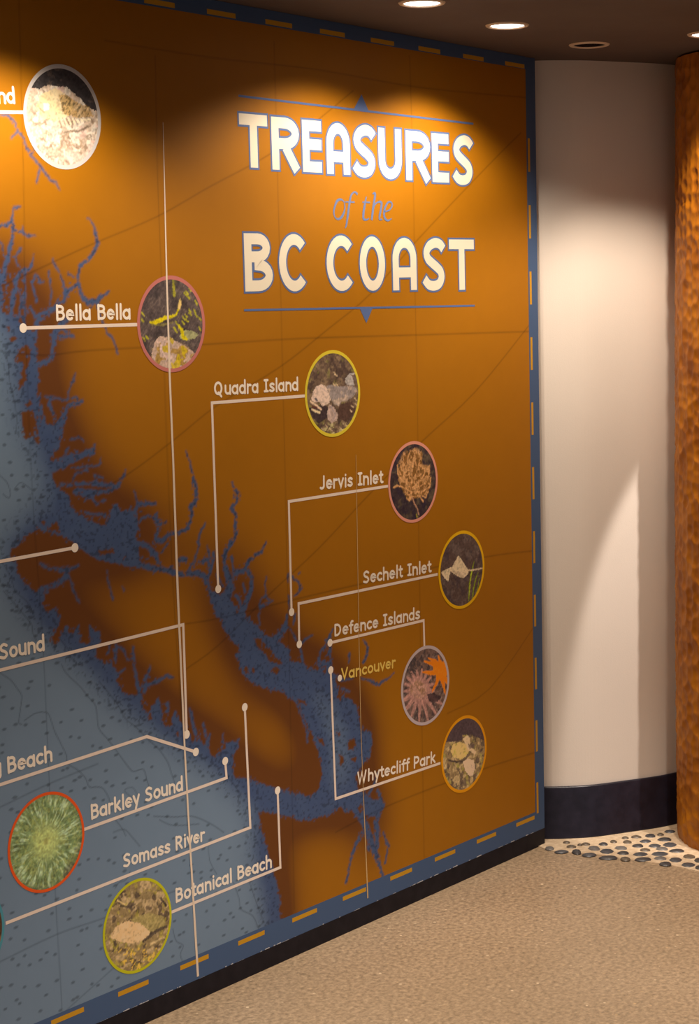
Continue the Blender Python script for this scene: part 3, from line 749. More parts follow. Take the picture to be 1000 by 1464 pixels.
# seams: raised pale vinyl edges
sp1 = [PX(233, 175), PX(238, 390), PX(243, 550), PX(247.5, 659), PX(254, 847), PX(264, 1070), PX(270, 1180), PX(283, 1396)]
f = Flat(); f.ribbon(sp1, [0.0015, 0.005, 0.006, 0.006, 0.007, 0.0055, 0.0055, 0.007]); f.obj('panel_seam', 0.0021, M_SEAM, mural, 'pale open seam crossing the pink-ringed photo')
sp2 = [PX(509, 650), PX(510.5, 740), PX(513, 900), PX(516, 1040), PX(519, 1120), PX(526, 1284)]
f = Flat(); f.ribbon(sp2, [0.0012, 0.0022, 0.0025, 0.0018, 0.0018, 0.005]); f.obj('panel_seam', 0.0021, M_SEAM2, mural, 'faint seam left of the framed blue-ringed photo')

# ------------------------------------------------------------------ leader lines with end dots
LW = 0.0072
def leader(pts, dot=None, label=None):
    f = Flat(); f.ribbon([PX(*p) for p in pts], LW)
    o = f.obj('leader_line', 0.0012, M_LINE, mural, label)
    if dot is not None:
        g = Flat(); g.disc(PX(*dot), 0.0098, 0.0098); g.obj('end_dot', 0.0015, M_CREAM, o)
leader([(-25,160),(38,160.5)])
leader([(33,469),(198,464)], (33,469))
leader([(437,566),(303,576),(312,842)], (312,842))
leader([(555,695),(413,717),(417,875)], (417,875))
leader([(626,821),(427,863),(428,921)], (428,921))
leader([(607,925),(606,887),(472,919)], (472,919))
leader([(630,1091),(480,1142),(473,958)], (473,958))
leader([(117,1187),(324,1112),(322,1088)], (322,1088))
leader([(8,1320),(358,1183),(350,1011)], (350,1011))
leader([(243,1305),(401,1240),(397,1130)], (397,1130))
leader([(-40,968),(262,893),(267,1050)], (267,1050))
leader([(-40,1135),(210,1053),(280,1075)], (280,1075))
leader([(-40,810),(107,783)], (107,783))
f = Flat(); f.disc(PX(486, 969.5), 0.0085, 0.0085); f.obj('end_dot', 0.0015, M_CREAM, mural, 'small cream dot left of the yellow place name')

# ------------------------------------------------------------------ stroke lettering for the place names
def arc(cx, cy, rx, ry, a0, a1, n=10):
    return [(cx+rx*math.cos(math.radians(a0+(a1-a0)*k/n)), cy+ry*math.sin(math.radians(a0+(a1-a0)*k/n))) for k in range(n+1)]
XH = 0.68
bowl = lambda: arc(0.25, XH/2-0.01, 0.22, XH/2-0.04, 0, 360, 18)
GL = {  # advance, strokes (cap height 1)
 ' ': (0.36, []),
 'B': (0.62, [[(0.07,0),(0.07,1)], [(0.07,0.95),(0.27,0.95)]+arc(0.27,0.745,0.2,0.205,90,-90,8)+[(0.07,0.54)], [(0.27,0.54)]+arc(0.3,0.295,0.22,0.245,90,-90,8)+[(0.07,0.05)]]),
 'Q': (0.80, [arc(0.34,0.5,0.28,0.45,0,360,22), [(0.36,0.16),(0.60,-0.16)]]),
 'J': (0.52, [[(0.36,1),(0.36,0.28)]+arc(0.18,0.25,0.18,0.2,0,-130,8)]),
 'I': (0.44, [[(0.2,0.04),(0.2,0.96)], [(0.05,0.95),(0.35,0.95)], [(0.05,0.05),(0.35,0.05)]]),
 'S': (0.62, [cr([(0.50,0.84),(0.30,0.95),(0.10,0.80),(0.16,0.58),(0.38,0.45),(0.49,0.24),(0.32,0.05),(0.06,0.13)],4)]),
 'D': (0.68, [[(0.07,0.03),(0.07,0.97)], [(0.07,0.95),(0.22,0.95)]+arc(0.22,0.5,0.32,0.45,90,-90,12)+[(0.07,0.05)]]),
 'V': (0.66, [[(0.04,1),(0.3,0.03),(0.56,1)]]),
 'W': (0.92, [[(0.04,1),(0.22,0.03),(0.42,0.9),(0.62,0.03),(0.80,1)]]),
 'P': (0.60, [[(0.07,0),(0.07,1)], [(0.07,0.95),(0.26,0.95)]+arc(0.26,0.69,0.24,0.26,90,-90,8)+[(0.07,0.43)]]),
 'R': (0.64, [[(0.07,0),(0.07,1)], [(0.07,0.95),(0.26,0.95)]+arc(0.26,0.71,0.22,0.24,90,-90,8)+[(0.07,0.47)], [(0.28,0.46),(0.52,0)]]),
 'L': (0.55, [[(0.07,1),(0.07,0.05),(0.46,0.05)]]),
 'a': (0.58, [bowl(), [(0.47,XH),(0.47,0)]]),
 'b': (0.58, [[(0.07,1.02),(0.07,0)], arc(0.29,XH/2-0.01,0.22,XH/2-0.04,0,360,18)]),
 'c': (0.50, [arc(0.27,XH/2,0.22,XH/2-0.04,48,312,14)]),
 'd': (0.58, [bowl(), [(0.47,1.04),(0.47,0)]]),
 'e': (0.56, [[(0.05,XH/2+0.02),(0.47,XH/2+0.02)]+arc(0.26,XH/2,0.21,XH/2-0.04,5,310,14)]),
 'f': (0.38, [[(0.34,0.98),(0.24,1.0),(0.16,0.88),(0.16,0)], [(0.02,XH-0.02),(0.32,XH-0.02)]]),
 'g': (0.58, [bowl(), [(0.47,XH),(0.47,-0.1)]+arc(0.27,-0.1,0.2,0.17,0,-140,8)]),
 'h': (0.57, [[(0.07,1.04),(0.07,0)], [(0.07,0.40)]+arc(0.27,0.42,0.2,0.22,160,0,8)+[(0.47,0)]]),
 'i': (0.26, [[(0.1,XH-0.02),(0.1,0)], [(0.1,0.92),(0.1,0.95)]]),
 'k': (0.54, [[(0.07,1.02),(0.07,0)], [(0.42,XH-0.02),(0.09,0.28)], [(0.18,0.38),(0.46,0)]]),
 'l': (0.25, [[(0.1,1.04),(0.1,0)]]),
 'm': (0.86, [[(0.07,XH),(0.07,0)], [(0.07,0.38)]+arc(0.24,0.42,0.17,0.22,160,0,8)+[(0.41,0)], [(0.41,0.38)]+arc(0.59,0.42,0.17,0.22,160,0,8)+[(0.76,0)]]),
 'n': (0.57, [[(0.07,XH),(0.07,0)], [(0.07,0.38)]+arc(0.27,0.42,0.2,0.22,160,0,8)+[(0.47,0)]]),
 'o': (0.56, [arc(0.27,XH/2,0.22,XH/2-0.04,0,360,18)]),
 'r': (0.42, [[(0.07,XH),(0.07,0)], [(0.07,0.40)]+arc(0.25,0.44,0.18,0.2,160,60,5)]),
 's': (0.50, [cr([(0.40,0.57),(0.25,0.65),(0.09,0.55),(0.14,0.40),(0.32,0.29),(0.40,0.15),(0.25,0.04),(0.05,0.10)],3)]),
 't': (0.40, [[(0.16,0.92),(0.16,0.14),(0.24,0.04),(0.34,0.06)], [(0.02,XH-0.02),(0.32,XH-0.02)]]),
 'u': (0.57, [[(0.07,XH),(0.07,0.26)]+arc(0.27,0.26,0.2,0.22,180,340,8), [(0.47,XH),(0.47,0)]]),
 'v': (0.50, [[(0.03,XH),(0.23,0.03),(0.43,XH)]]),
 'y': (0.52, [[(0.04,XH),(0.25,0.05)], [(0.46,XH),(0.18,-0.30)]]),
}
def place_name(txt, p0, p1, cap_px, M=M_CREAM, wt=0.205, label=None):
    a, b = PX(*p0), PX(*p1)
    h = 1.06*cap_px*mpp((p0[0]+p1[0])/2, (p0[1]+p1[1])/2)
    adv = sum(GL[c][0] for c in txt) - 0.1
    L = np.linalg.norm(b-a); sx = L/adv; ex = (b-a)/L; ey = np.array([-ex[1], ex[0]])
    f = Flat(); x = 0.0
    for ch in txt:
        ad, st = GL[ch]; f.layer = 0
        for s_ in st:
            P = [a + ex*(x+0.02+q[0]*0.90)*sx + ey*q[1]*h for q in s_]
            cl = len(P) > 10 and np.linalg.norm(P[0]-P[-1]) < 1e-6
            f.ribbon(P, wt*h, caps='round', closed=cl)
        x += ad
    return f.obj('place_name', 0.0016, M, mural, label or 'cream place name reading ' + txt)
place_name('nd', (-3,147), (21,147), 20, label='end of a cream place name, the letters nd')
place_name('Bella Bella', (80,457.5), (186,455.5), 19)
place_name('Quadra Island', (306,564.5), (426,557.5), 16.5)
place_name('Jervis Inlet', (457,699.5), (547,690), 16.5)
place_name('Sechelt Inlet', (519,834), (616,817.5), 15.5)
place_name('Defence Islands', (478,909.5), (600,884), 15)
place_name('Vancouver', (488,971.5), (565,953.5), 14, M_GOLD, label='golden yellow place name reading Vancouver')
place_name('Whytecliff Park', (511,1120.5), (622,1089.5), 14.5)
place_name('Barkley Sound', (130,1171), (261,1129), 18)
place_name('Somass River', (176,1240.5), (292,1201), 17)
place_name('Botanical Beach', (251,1290), (388,1239.5), 17)
place_name('Sound', (-1,943), (63,929), 20)
place_name('Beach', (10.5,1105), (74,1087), 20)
place_name('g', (-14,1110), (1.5,1106), 20, label='end of a cream place name, the letter g')

# ------------------------------------------------------------------ title lettering
def title_glyph(ch, W, H, w_):
    h = w_/2
    if ch == 'T': return [[(0, H-h), (W, H-h)], [(W/2, H-h), (W/2, 0)]]
    if ch == 'E': return [[(h, 0), (h, H)], [(h, H-h), (W, H-h)], [(h, H*0.535), (W, H*0.535)], [(h, h), (W, h)]]
    if ch == 'R': return [[(h, 0), (h, H)], [(h, H-h), (W*0.48, H-h)]+arc(W*0.48, H*0.70, W*0.52-h, H*0.30-h, 90, -90, 12)+[(h, H*0.40+h)], [(W*0.50, H*0.44), (W-h*0.75, 0)]]
    if ch == 'B': return [[(h, 0), (h, H)], [(h, H-h), (W*0.48, H-h)]+arc(W*0.48, H*0.75, W*0.44-h, H*0.25-h, 90, -90, 10)+[(h, H*0.50+h)], [(W*0.48, H*0.5+h*0.3)]+arc(W*0.48, H*0.26+h*0.15, W*0.52-h, H*0.26-h*0.85, 90, -90, 12)+[(h, h)]]
    if ch == 'A': return [[(h, 0), (h, H*0.60)]+arc(W/2, H*0.60, W/2-h, H*0.40-h, 180, 0, 16)+[(W-h, 0)], [(h, H*0.34), (W-h, H*0.34)]]
    if ch == 'U': return [[(h, H), (h, H*0.36)]+arc(W/2, H*0.36, W/2-h, H*0.36-h+0.002, 180, 360, 16)+[(W-h, H)]]
    if ch == 'O': return [arc(W/2, H/2, W/2-h, H/2-h+0.001, 0, 360, 36)]
    if ch == 'C': return [arc(W*0.53, H/2, W*0.53-h, H/2-h+0.001, 44, 316, 26)]
    if ch == 'S':
        k = [(0.93,0.80),(0.80,0.885),(0.58,0.92),(0.32,0.86),(0.19,0.74),(0.24,0.62),(0.42,0.53),(0.62,0.45),(0.79,0.36),(0.83,0.24),(0.72,0.125),(0.50,0.082),(0.26,0.11),(0.08,0.22)]
        return [[(x*W, y*H) for x, y in cr(k, 4)]]
def title(txt, boxes, topf, botf):
    for ch, (u0, u1) in zip(txt, boxes):
        um = (u0+u1)/2
        x0 = PX(u0, botf(um))[0]*0.5+PX(u0, topf(um))[0]*0.5; x1 = PX(u1, botf(um))[0]*0.5+PX(u1, topf(um))[0]*0.5
        z1, z0 = PX(um, topf(um))[1], PX(um, botf(um))[1]
        H, W = z1-z0, x1-x0; w_ = 0.0252
        G = title_glyph(ch, W, H, w_)
        f = Flat(); g = Flat()
        for s_ in G:
            P = [(x0+q[0], z0+q[1]) for q in s_]; cl = len(P) > 12 and math.dist(P[0], P[-1]) < 1e-6
            f.ribbon(P, w_, closed=cl); g.ribbon(P, w_+0.0096, closed=cl, ext=0.0048)
        o = f.obj('title_letter', 0.0022, M_TITLE, mural, 'large cream title letter ' + ch)
        g.obj('letter_outline', 0.0012, M_BLUE, o)
title('TREASURES', [(342.5,382.5),(388.5,427.5),(432.5,459.5),(467,500),(504.5,536.5),(541.5,574),(580.5,615),(618,641.5),(647.5,676)],
      lambda u: 161.5+(u-343)*(192.5-161.5)/(641-343), lambda u: 239.5+(u-360)*(261.5-239.5)/(641-360))
title('BCCOAST', [(349.5,389.5),(399,440),(467,507),(514.5,550.5),(561.5,595.5),(604,636.5),(642.5,678)],
      lambda u: 333+(u-349)*(342-333)/(643-349), lambda u: 416.5+(u-349)*(414.5-416.5)/(643-349))
# "of the" in slanted script
f = Flat()
def sc(pts, w_): f.ribbon([PX(500+x/5.263, 270+y/5.263) for x, y in cr(pts, 4)], [q*1.25*mpp(520, 300) for q in w_])
sc([(-40,100),(-62,80),(-95,92),(-118,160),(-112,210),(-85,228),(-55,205),(-36,150),(-40,100)], [1.4,2.2,3.4,2.6,1.6,2.4,3.6,2.2,1.4])
sc([(60,42),(38,24),(12,48),(0,100),(-14,200),(-24,270),(-34,296)], [3.4,1.8,2.6,3.4,3.6,2.6,1.2]); sc([(-32,98),(38,100)], [1.6,1.8])
f.obj('title_script', 0.0014, M_SCRIPT, mural, 'pale blue slanted script word of'); f = Flat()
sc([(126,58),(112,130),(104,190),(106,226),(130,232),(146,220)], [1.6,3.8,3.8,3.4,2.0,1.2]); sc([(96,100),(154,102)], [1.4,2.0])
sc([(172,38),(192,40),(178,140),(166,236)], [1.4,3.6,3.8,3.4]); sc([(170,190),(190,120),(220,98),(240,106),(236,150),(226,200),(226,228),(246,230)], [1.4,1.8,2.2,3.4,3.6,3.4,2.8,1.4])
sc([(264,172),(300,158),(320,124),(308,98),(284,108),(262,160),(262,214),(286,238),(316,224)], [1.6,1.8,2.6,2.2,2.4,3.6,3.4,2.4,1.2])
f.obj('title_script', 0.0014, M_SCRIPT, mural, 'pale blue slanted script word the')
f = Flat(); f.ribbon([PX(341,137), PX(677,177)], 0.0050); f.add([PX(505,158), PX(528,160.5), PX(517,135)]); f.obj('title_rule', 0.0014, M_BLUE, mural, 'blue rule with upward triangle above the title')
f = Flat(); f.ribbon([PX(349,443.5), PX(679,437)], 0.0050); f.add([PX(514,440), PX(533,440), PX(524,462)]); f.obj('title_rule', 0.0014, M_BLUE, mural, 'blue rule with downward triangle below the title')

# ------------------------------------------------------------------ round photographs of sea life
RD = 2.9*0.03673
class Pic(Sheet):
    """a printed round photograph; px(x, y) maps crop coordinates to the wall"""
    def __init__(s, c, crop, sc_):
        n = 130
        s.c = c; s.ox, s.oy, s.sc = crop[0], crop[1], sc_
        Sheet.__init__(s, c[0]-RD, c[0]+RD, c[1]-RD, c[1]+RD, 2*RD/n, 2*RD/n)
        s.nx_, s.ny_ = (s.X-c[0])/RD, (s.Z-c[1])/RD
        s.WX = s.X + 0.0022*(fbm(s.X*300, s.Z*300, 1, 2)-0.5)*2; s.WZ = s.Z + 0.0022*(fbm(s.X*300, s.Z*300, 2, 2)-0.5)*2
    def q(s, pts): return [(s.ox+x/s.sc, s.oy+y/s.sc) for x, y in pts]
    def fill(s, c): s.col[:] = srgb(*c)
    def grain(s, c, freq, thr, op=1.0, seed=1, wn=None, st=(1, 1), rot=0.0, soft=0.12, region=None):
        ca, sa = math.cos(rot), math.sin(rot)
        u, v = s.nx_*ca+s.ny_*sa, -s.nx_*sa+s.ny_*ca
        n = fbm((u+5)*freq*st[0], (v+5)*freq*st[1], seed, 3)
        m_ = sstep(thr, thr+soft, n)
        if region is not None: m_ = m_*region
        s.blend((slice(None), slice(None)), m_, srgb(*c), op)
    def P(s, pts, c, op=1.0): s.poly(s.q(pts), srgb(*c), op)
    def S(s, pts, w_, c, op=1.0):
        if not isinstance(w_, (list, tuple)): w_ = [w_]
        s.stroke(s.q(pts), [k/s.sc for k in w_], srgb(*c), op)
    def mask(s, pts):
        m_ = np.zeros(s.X.shape); wn, k = s.poly_mask(s.q(pts)); m_[wn] = k; return blur(m_, 2, 1)
def roundel(label, c, ring, pic, r=RD, wr=0.080, gain=1.0):
    tex = 0.55*fbm(pic.nx_*16+7, pic.ny_*16+7, 61, 2)+0.45*fbm(pic.nx_*30+7, pic.ny_*30+7, 62, 1)
    gm = np.minimum(gain*(1+1.1*(tex-0.5)), 0.90/np.maximum(pic.col.max(-1), 1e-3))
    pic.col = pic.col*gm[..., None]
    rg = srgb(*ring); rgain = min(gain, 0.82/max(rg))
    f = Flat(); f.ring(c, r*(1-wr), r, n=80)
    o = f.obj('photo_roundel', 0.0020, mat('ring_ink', tuple(q*rgain for q in rg), 0.55, spec=0.25), mural, label)
    rad = np.hypot(pic.X-c[0], pic.Z-c[1])
    sheet_object('sea_life_photo', pic, 0.0017, o, mask=rad < r*(1-wr*0.35))
C = lambda a, b: (2.9*a, CAM_H+2.9*b)
# 1 pale fish on pale gravel
p = Pic(C(.9105,.1265), (28,85), 8.333)
p.fill((205,185,165)); p.grain((235,225,210), 6, .45, .9, 3); p.grain((150,125,100), 9, .60, .7, 8, soft=.08); p.grain((240,205,195), 4, .5, .5, 17)
p.P([(100,330),(240,350),(340,300),(430,320),(560,330),(640,400),(740,480),(800,570),(940,620),(930,300),(600,60),(300,60)], (62,58,60))
top = p.mask([(100,330),(240,350),(340,300),(430,320),(560,330),(640,400),(740,480),(800,570),(940,620),(930,300),(600,60),(300,60)])
p.grain((110,95,85), 10, .58, .5, 5, region=top)
p.P([(250,420),(420,340),(560,420),(640,560),(600,660),(450,740),(260,700),(200,560)], (245,225,170), .7)
p.P([(470,430),(560,420),(700,520),(820,560),(880,680),(700,700),(520,640)], (185,150,85), .75)
m1 = p.mask([(470,430),(560,420),(700,520),(820,560),(880,680),(700,700),(520,640)]); p.grain((95,85,60), 10, .5, .8, 33, region=m1, st=(1,3), rot=.9)
for i in range(9): x = 440+i*46; p.S([(x,690+i*3),(x+34,800-i*10)], [16,22], (245,232,200)); p.S([(x+24,690),(x+58,800-i*10)], [9,12], (120,105,80), .8)
p.S([(520,870),(640,850),(700,860),(790,810),(840,790)], [20,30,34,30,10], (120,105,85), .85)
p.S([(130,720),(180,770),(260,770),(350,700)], [24,30,30,14], (150,128,105), .8)
for x, y in ((170,640),(260,600),(290,960),(390,1000),(480,1080),(660,1040),(560,1220),(370,1170),(300,1040)): p.S([(x-20,y-14),(x+30,y+24)], [26,34], (165,138,115), .7)
p.P([(280,520),(350,520),(350,600),(290,620)], (255,250,245), .9)
roundel('photo of a pale spiny fish on gravel in a whitish ring, at the upper left', p.c, (205,200,198), p)
# 2 yellow nudibranch
p = Pic(C(1.0125,-.0231), (190,385), 9.09)
p.fill((92,80,78)); p.grain((120,105,98), 9, .5, .7, 4, st=(1,3), rot=.9); p.grain((60,52,56), 5, .5, .6, 9)
p.P([(250,1060),(290,930),(350,870),(470,880),(560,930),(700,1010),(800,1090),(700,1250),(560,1330),(360,1290),(240,1150)], (205,178,160))
m1 = p.mask([(250,1060),(290,930),(350,870),(470,880),(560,930),(700,1010),(800,1090),(700,1250),(560,1330),(360,1290),(240,1150)])
p.grain((175,140,60), 7, .48, .9, 21, region=m1); p.grain((228,200,192), 9, .6, .9, 22, region=m1); p.grain((205,180,30), 6, .62, .9, 25, region=m1, soft=.04)
p.P([(600,870),(660,790),(780,800),(860,850),(800,900),(700,920),(620,900)], (165,165,120))
p.S([(600,740),(640,800),(650,880),(700,905)], [40,60,60,30], (215,200,10))
p.S([(225,690),(290,690),(360,660),(430,625),(500,615),(560,590),(590,530)], [26,56,60,52,40,26,30], (222,205,15)); p.S([(600,500),(615,430),(612,380)], [52,50,14], (225,195,120))
p.S([(240,720),(400,720),(520,690)], [20,30,14], (150,140,70), .6)
p.S([(525,140),(530,240),(540,340)], [36,40,50], (165,160,50)); m2 = p.mask([(500,140),(570,140),(580,350),(500,350)]); p.grain((100,95,60), 14, .5, .8, 3, region=m2)
for x, y in ((680,320),(720,360),(740,260),(700,300),(820,430),(740,540),(800,540),(820,600),(690,600),(700,660),(660,630),(650,690),(570,700),(545,770),(560,800),(870,640),(870,770),(740,580),(130,580),(120,660),(180,880),(140,900)): p.S([(x-12,y-16),(x+14,y+20)], [20,28], (190,185,40), .85)
roundel('photo of a bright yellow sea slug over dark rock in a pink ring, crossed by the seam', p.c, (196,118,112), p, gain=1.0)
# 3 wolf eel pair
p = Pic(C(1.2029,-.0875), (430,495), 10.84)
p.fill((98,80,66)); p.grain((132,112,88), 9, .5, .7, 4); p.grain((62,48,48), 5, .52, .7, 12); p.grain((120,115,60), 8, .62, .6, 14)
p.P([(120,960),(330,900),(420,940),(420,1100),(280,1200),(180,1100)], (60,48,50)); p.P([(600,900),(800,850),(850,1000),(700,1180),(560,1100)], (75,55,48))
p.P([(400,620),(460,590),(560,620),(700,620),(830,620),(880,670),(820,780),(720,840),(620,860),(590,930),(520,900),(440,760)], (135,125,122)); m1 = p.mask([(400,620),(460,590),(560,620),(700,620),(830,620),(880,670),(820,780),(720,840),(620,860),(590,930),(520,900),(440,760)])
p.grain((178,158,142), 5, .52, .9, 6, region=m1); p.grain((85,80,84), 4, .6, .8, 16, region=m1)
p.P([(690,500),(760,420),(860,410),(800,450),(820,540),(830,610),(730,610),(690,560)], (158,152,148)); p.P([(770,440),(840,450),(870,540),(830,540)], (100,85,80))
p.P([(190,700),(240,620),(330,590),(400,640),(440,740),(470,820),(420,900),(340,930),(280,860),(200,870),(160,820)], (205,182,166)); p.S([(240,640),(300,640),(400,700)], [30,20,30], (178,158,150), .7)
p.S([(225,810),(255,840)], [30,36], (90,85,90)); p.S([(150,860),(250,920),(320,985)], [24,34,26], (218,190,160)); p.S([(170,980),(230,1005),(300,1030)], [26,40,30], (225,205,165)); p.S([(180,930),(260,965)], [24,18], (90,48,38))
p.P([(440,900),(520,950),(580,1060),(560,1150),(480,1190),(420,1130),(405,1040)], (172,150,140)); p.S([(470,940),(540,1060),(500,1150)], [20,24,20], (140,132,140), .6)
for x, y in ((520,415),(545,440),(520,590),(560,600),(800,930),(780,1000),(860,900),(850,820),(400,1240),(470,1290),(640,1300),(620,1270),(340,1280)): p.S([(x-16,y-14),(x+16,y+18)], [14,22], (205,180,145), .85)
m2 = p.mask([(330,1200),(760,1200),(640,1380),(330,1360)]); p.grain((190,180,130), 14, .52, .8, 41, region=m2)
roundel('photo of a pale wolf eel with open mouth in a yellow-green ring', p.c, (196,178,50), p, wr=.075, gain=1.35)
# 4 sea whip
p = Pic(C(1.3125,-.1734), (548,625), 11.52)
p.fill((52,42,46)); p.grain((82,72,58), 6, .52, .8, 4); p.grain((38,30,46), 5, .5, .7, 9)
tan, tan2, dk = (178,130,82), (205,160,112), (140,98,40)
p.P([(240,560),(330,330),(440,240),(530,180),(570,300),(640,240),(640,460),(770,480),(780,760),(730,940),(560,1000),(420,1040),(320,880),(250,720)], dk, .6)
for a in ([(470,1000),(450,820),(300,700),(240,600),(240,460)],[(450,820),(340,640),(330,420),(340,260)],[(450,800),(420,560),(400,380),(450,220)],[(460,800),(480,500),(520,300),(525,180)],[(470,760),(560,560),(600,400),(620,240)],[(480,840),(640,700),(680,600),(690,490)],[(490,860),(700,760),(750,620),(760,480)],[(480,900),(640,900),(770,820),(780,680)],[(470,900),(330,830),(230,800),(170,830)],[(470,960),(380,930),(360,880)],[(480,980),(600,970),(660,1060)],[(640,960),(700,1000),(740,900)],[(460,980),(430,1050),(390,1000)],[(300,640),(270,560)],[(380,640),(300,520),(290,460)],[(560,640),(540,420),(530,340)],[(640,720),(600,560)]):
    p.S(a, [22,24,26,30], tan); p.S([(x-6, y-4) for x, y in a], [8,8,10,12], tan2, .8)
mm = p.mask([(240,460),(330,250),(530,170),(640,240),(640,460),(770,480),(780,760),(730,940),(560,1000),(420,1040),(320,880),(250,720)])
p.grain((190,145,98), 13, .48, .75, 8, region=mm, soft=.08); p.grain((105,72,28), 15, .56, .7, 7, region=mm); p.S([(480,1000),(520,1100),(560,1180),(590,1280)], [26,28,28,22], (165,125,100)); p.S([(550,1270),(560,1310)], 26, (150,140,50))
roundel('photo of a tan branching sea pen on black in a pink ring, below the title', p.c, (190,128,112), p, wr=.075, gain=1.5)
# 5 hooded nudibranch / white seabird-like swimmer
p = Pic(C(1.3843,-.2627), (620,753), 11.9)
p.fill((72,58,54)); p.grain((88,76,72), 8, .5, .7, 4); p.grain((50,42,50), 5, .55, .6, 13)
for a, w_ in (([(600,1260),(610,1000),(650,760),(690,600)],[26,34,40,16]),([(660,1240),(680,1060),(720,880),(760,780)],[30,34,30,12]),([(720,1180),(760,1000),(780,880)],[24,26,10])): p.S(a, w_, (110,125,20))
p.S([(610,1160),(625,900),(655,740)], [12,22,16], (160,175,40)); p.S([(560,740),(660,740),(860,700)], [34,26,18], (178,160,135))
p.P([(420,490),(470,540),(530,640),(590,730),(600,790),(550,840),(500,880),(420,850),(330,790),(290,760),(250,930),(180,870),(130,780),(200,730),(320,680),(360,600)], (186,170,140))
p.P([(300,740),(420,760),(560,780),(540,840),(480,860),(360,800)], (160,142,118), .8); p.S([(470,780),(540,830)], [14,20], (225,205,175)); p.S([(150,790),(200,870),(250,920)], [12,20,12], (215,195,165)); p.S([(400,520),(360,640),(300,720)], [10,12,14], (150,132,110), .8)
roundel('photo of a translucent white swimmer by green eelgrass in a bright yellow ring', p.c, (226,176,12), p, gain=1.7)
# 6 sunflower star and orange star
p = Pic(C(1.3244,-.3617), (566,917), 11.7)
p.fill((88,70,64)); p.grain((56,48,50), 7, .5, .9, 4); p.grain((125,108,100), 12, .6, .5, 14)
cx, cy = 390, 800
for k in range(17):
    a = math.radians(k*21.2+5); L = 560 if math.sin(a) > 0.3 else 330
    e = (cx+L*.75*math.cos(a), cy+L*math.sin(a)); p.S([(cx,cy),((cx+e[0])/2+12,(cy+e[1])/2),e], [120,95,46], (140,104,96)); p.S([(cx,cy),e], [10,8,5], (168,130,118), .6)
ang = np.arctan2(p.ny_, p.nx_); p.P([(260,700),(380,640),(500,720),(520,860),(440,960),(300,940),(240,840)], (150,115,102)); m1 = p.mask([(260,700),(380,640),(500,720),(520,860),(440,960),(300,940),(240,840)]); p.grain((125,95,70), 12, .5, .8, 3, region=m1)
m2 = p.mask([(160,300),(400,300),(330,560),(180,560)]); p.grain((52,46,48), 12, .48, .9, 51, region=m2, st=(3,1), rot=.8); p.P([(520,880),(640,860),(760,930),(700,1010),(560,1010)], (48,36,40), .9)
for a in ([(740,460),(620,380),(480,330)],[(740,460),(650,330),(545,280)],[(740,480),(600,530),(445,510)],[(740,520),(680,700),(610,840)],[(740,500),(800,740),(830,890)],[(760,460),(740,340),(710,240)],[(760,460),(870,520),(900,560)],[(760,440),(850,380),(860,330)],[(760,500),(860,680)]): p.S(a, [130,70,22], (236,132,14))
p.P([(640,360),(800,330),(880,480),(820,640),(680,600),(620,500)], (242,138,14)); mo = p.mask([(480,240),(900,240),(900,900),(600,900),(450,520)]); p.grain((250,170,50), 14, .6, .35, 8, region=mo*(p.col[..., 0] > .5))
roundel('photo of a bright orange star over a many-armed mauve star in a blue-grey ring', p.c, (148,136,138), p, gain=1.9)
# 7 crusty fish, orange ring
p = Pic(C(1.3829,-.4385), (624,1017), 11.9)
p.fill((120,102,72)); p.grain((165,145,105), 7, .5, .8, 4); p.grain((78,66,58), 7, .52, .85, 24, soft=.06); p.grain((140,135,60), 8, .6, .6, 34)
p.P([(100,520),(280,520),(430,490),(450,400),(600,400),(760,470),(860,520),(860,120),(520,60),(200,200)], (66,54,58)); 
p.P([(280,560),(400,520),(520,560),(560,660),(500,780),(400,820),(300,780),(240,680)], (190,165,105)); m1 = p.mask([(280,560),(400,520),(520,560),(560,660),(500,780),(400,820),(300,780),(240,680)]); p.grain((150,140,60), 12, .52, .7, 8, region=m1)
p.P([(450,460),(520,410),(570,440),(580,600),(680,680),(660,740),(540,660),(480,520)], (195,172,135)); p.P([(450,860),(540,800),(640,830),(660,980),(620,1090),(560,1100),(490,1010)], (205,180,150))
for i in range(6): p.S([(580+i*12,900+i*34),(650+i*6,960+i*26)], [8,8], (110,88,78), .8)
p.S([(210,830),(330,860),(440,850)], [30,36,16], (60,50,46)); p.P([(540,560),(660,560),(650,620),(560,640)], (74,62,62), .8); p.S([(560,680),(590,690)], 24, (80,70,50))
roundel('photo of a mottled spiny fish among rubble in an orange ring', p.c, (236,160,12), p, gain=1.9)
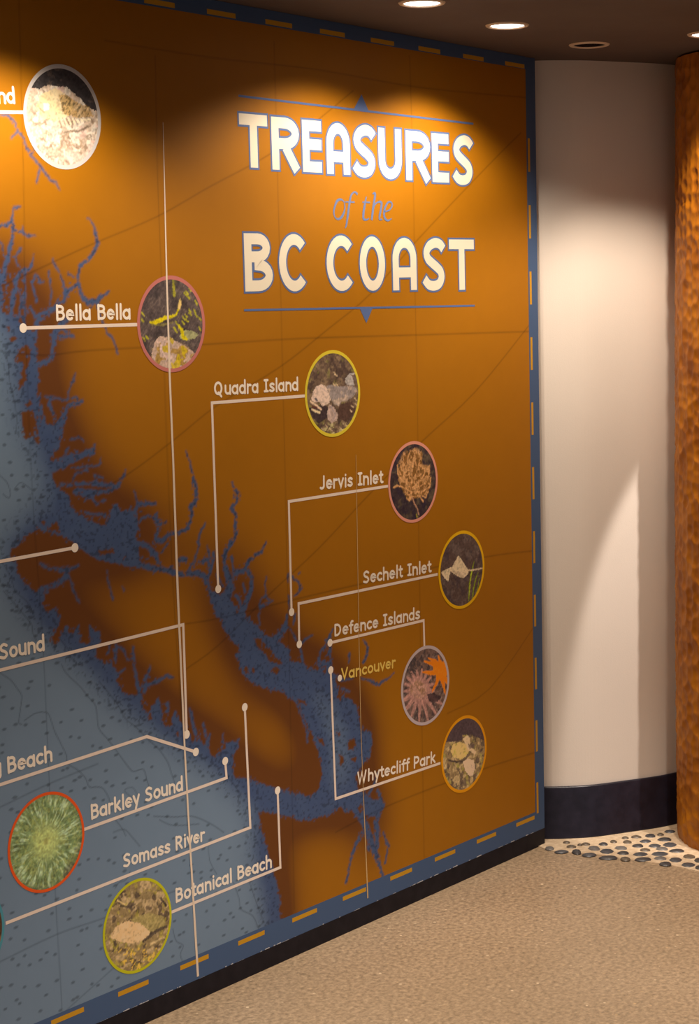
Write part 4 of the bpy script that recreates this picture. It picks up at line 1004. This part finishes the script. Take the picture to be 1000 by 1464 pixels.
# 8 green anemone
p = Pic(C(.8646,-.3928), (0,1125), 4.0)
p.fill((60,52,50)); r_ = np.hypot(p.nx_+.02, p.ny_-.02); th = np.arctan2(p.ny_-.02, p.nx_+.02)
ray_ = vnoise((th+4)*15+2.5*vnoise(p.nx_*4+9, p.ny_*4+9, 2), r_*5, 5)*.55+vnoise((th+4)*27, r_*8, 9)*.45
A_ = (slice(None), slice(None))
p.blend(A_, sstep(1.05, .84, r_+.35*(ray_-.5)), srgb(100,122,82)); p.blend(A_, sstep(.50, .75, ray_)*sstep(.1, .5, r_)*sstep(1.08, .8, r_), srgb(160,184,150), .8); p.blend(A_, sstep(.45, .25, ray_)*sstep(.25, .7, r_), srgb(66,72,48), .6)
lump = fbm(p.nx_*4+9, p.ny_*4+9, 3, 3); p.blend(A_, sstep(.52, .7, lump)*sstep(.95, .4, r_), srgb(104,122,70), .6); p.blend(A_, sstep(.55, .1, r_), srgb(168,182,112), .75); p.blend(A_, sstep(.10, .03, r_), srgb(120,116,66), .7)
p.grain((70,56,60), 4, .55, .6, 15, region=sstep(.70, .95, r_)*(p.ny_ < -.2)); p.grain((150,158,90), 22, .5, .35, 16)
roundel('photo of a green sea anemone in a red-orange ring, at the lower left', p.c, (196,76,24), p, wr=.060, gain=1.8)
# 9 sand-coloured fish, lime ring
p = Pic(C(.9518,-.4809), (0,1125), 4.0)
p.fill((120,104,72)); p.grain((160,140,105), 8, .5, .8, 4); p.grain((66,56,48), 6, .56, .85, 24, soft=.06); p.grain((150,140,50), 9, .58, .5, 38)
p.P([(630,860),(660,800),(730,765),(800,780),(860,830),(840,870),(760,895),(680,885)], (188,160,118)); m1 = p.mask([(630,860),(660,800),(730,765),(850,780),(860,850),(760,895),(680,885)]); p.grain((205,180,140), 14, .5, .7, 5, region=m1)
p.P([(740,760),(840,720),(940,740),(950,800),(860,830),(800,780)], (140,128,80), .8); p.S([(820,880),(900,820),(950,800)], [20,24,16], (58,50,46), .9); p.S([(690,680),(740,690),(770,670)], [10,16,10], (60,52,46), .9); p.S([(670,650),(710,670)], [6,7], (215,190,130)); p.S([(860,900),(940,860)], [14,12], (165,145,105)); p.S([(920,640),(950,680)], 14, (50,42,42))
for x, y in ((700,930),(900,910),(760,990),(830,960),(850,690)): p.S([(x-12,y),(x+12,y+4)], 20, (72,60,48), .8)
m2 = p.mask([(660,930),(960,900),(900,1040),(720,1050)]); p.grain((205,170,70), 14, .55, .8, 6, region=m2)
roundel('photo of a sand-coloured fish on pebbly bottom in a lime green ring', p.c, (150,150,20), p, wr=.062, gain=1.8)
# 10 the roundel cut by the left edge
c10 = PX(6, 1319); c10 = (c10[0]-RD, c10[1])
p = Pic(c10, (0,0), 1.0); p.fill((70,50,35)); p.grain((110,80,50), 6, .5, .8, 4)
roundel('dark brown photo in a teal ring, cut by the left edge of the photo', p.c, (60,120,135), p, wr=.060, gain=1.6)
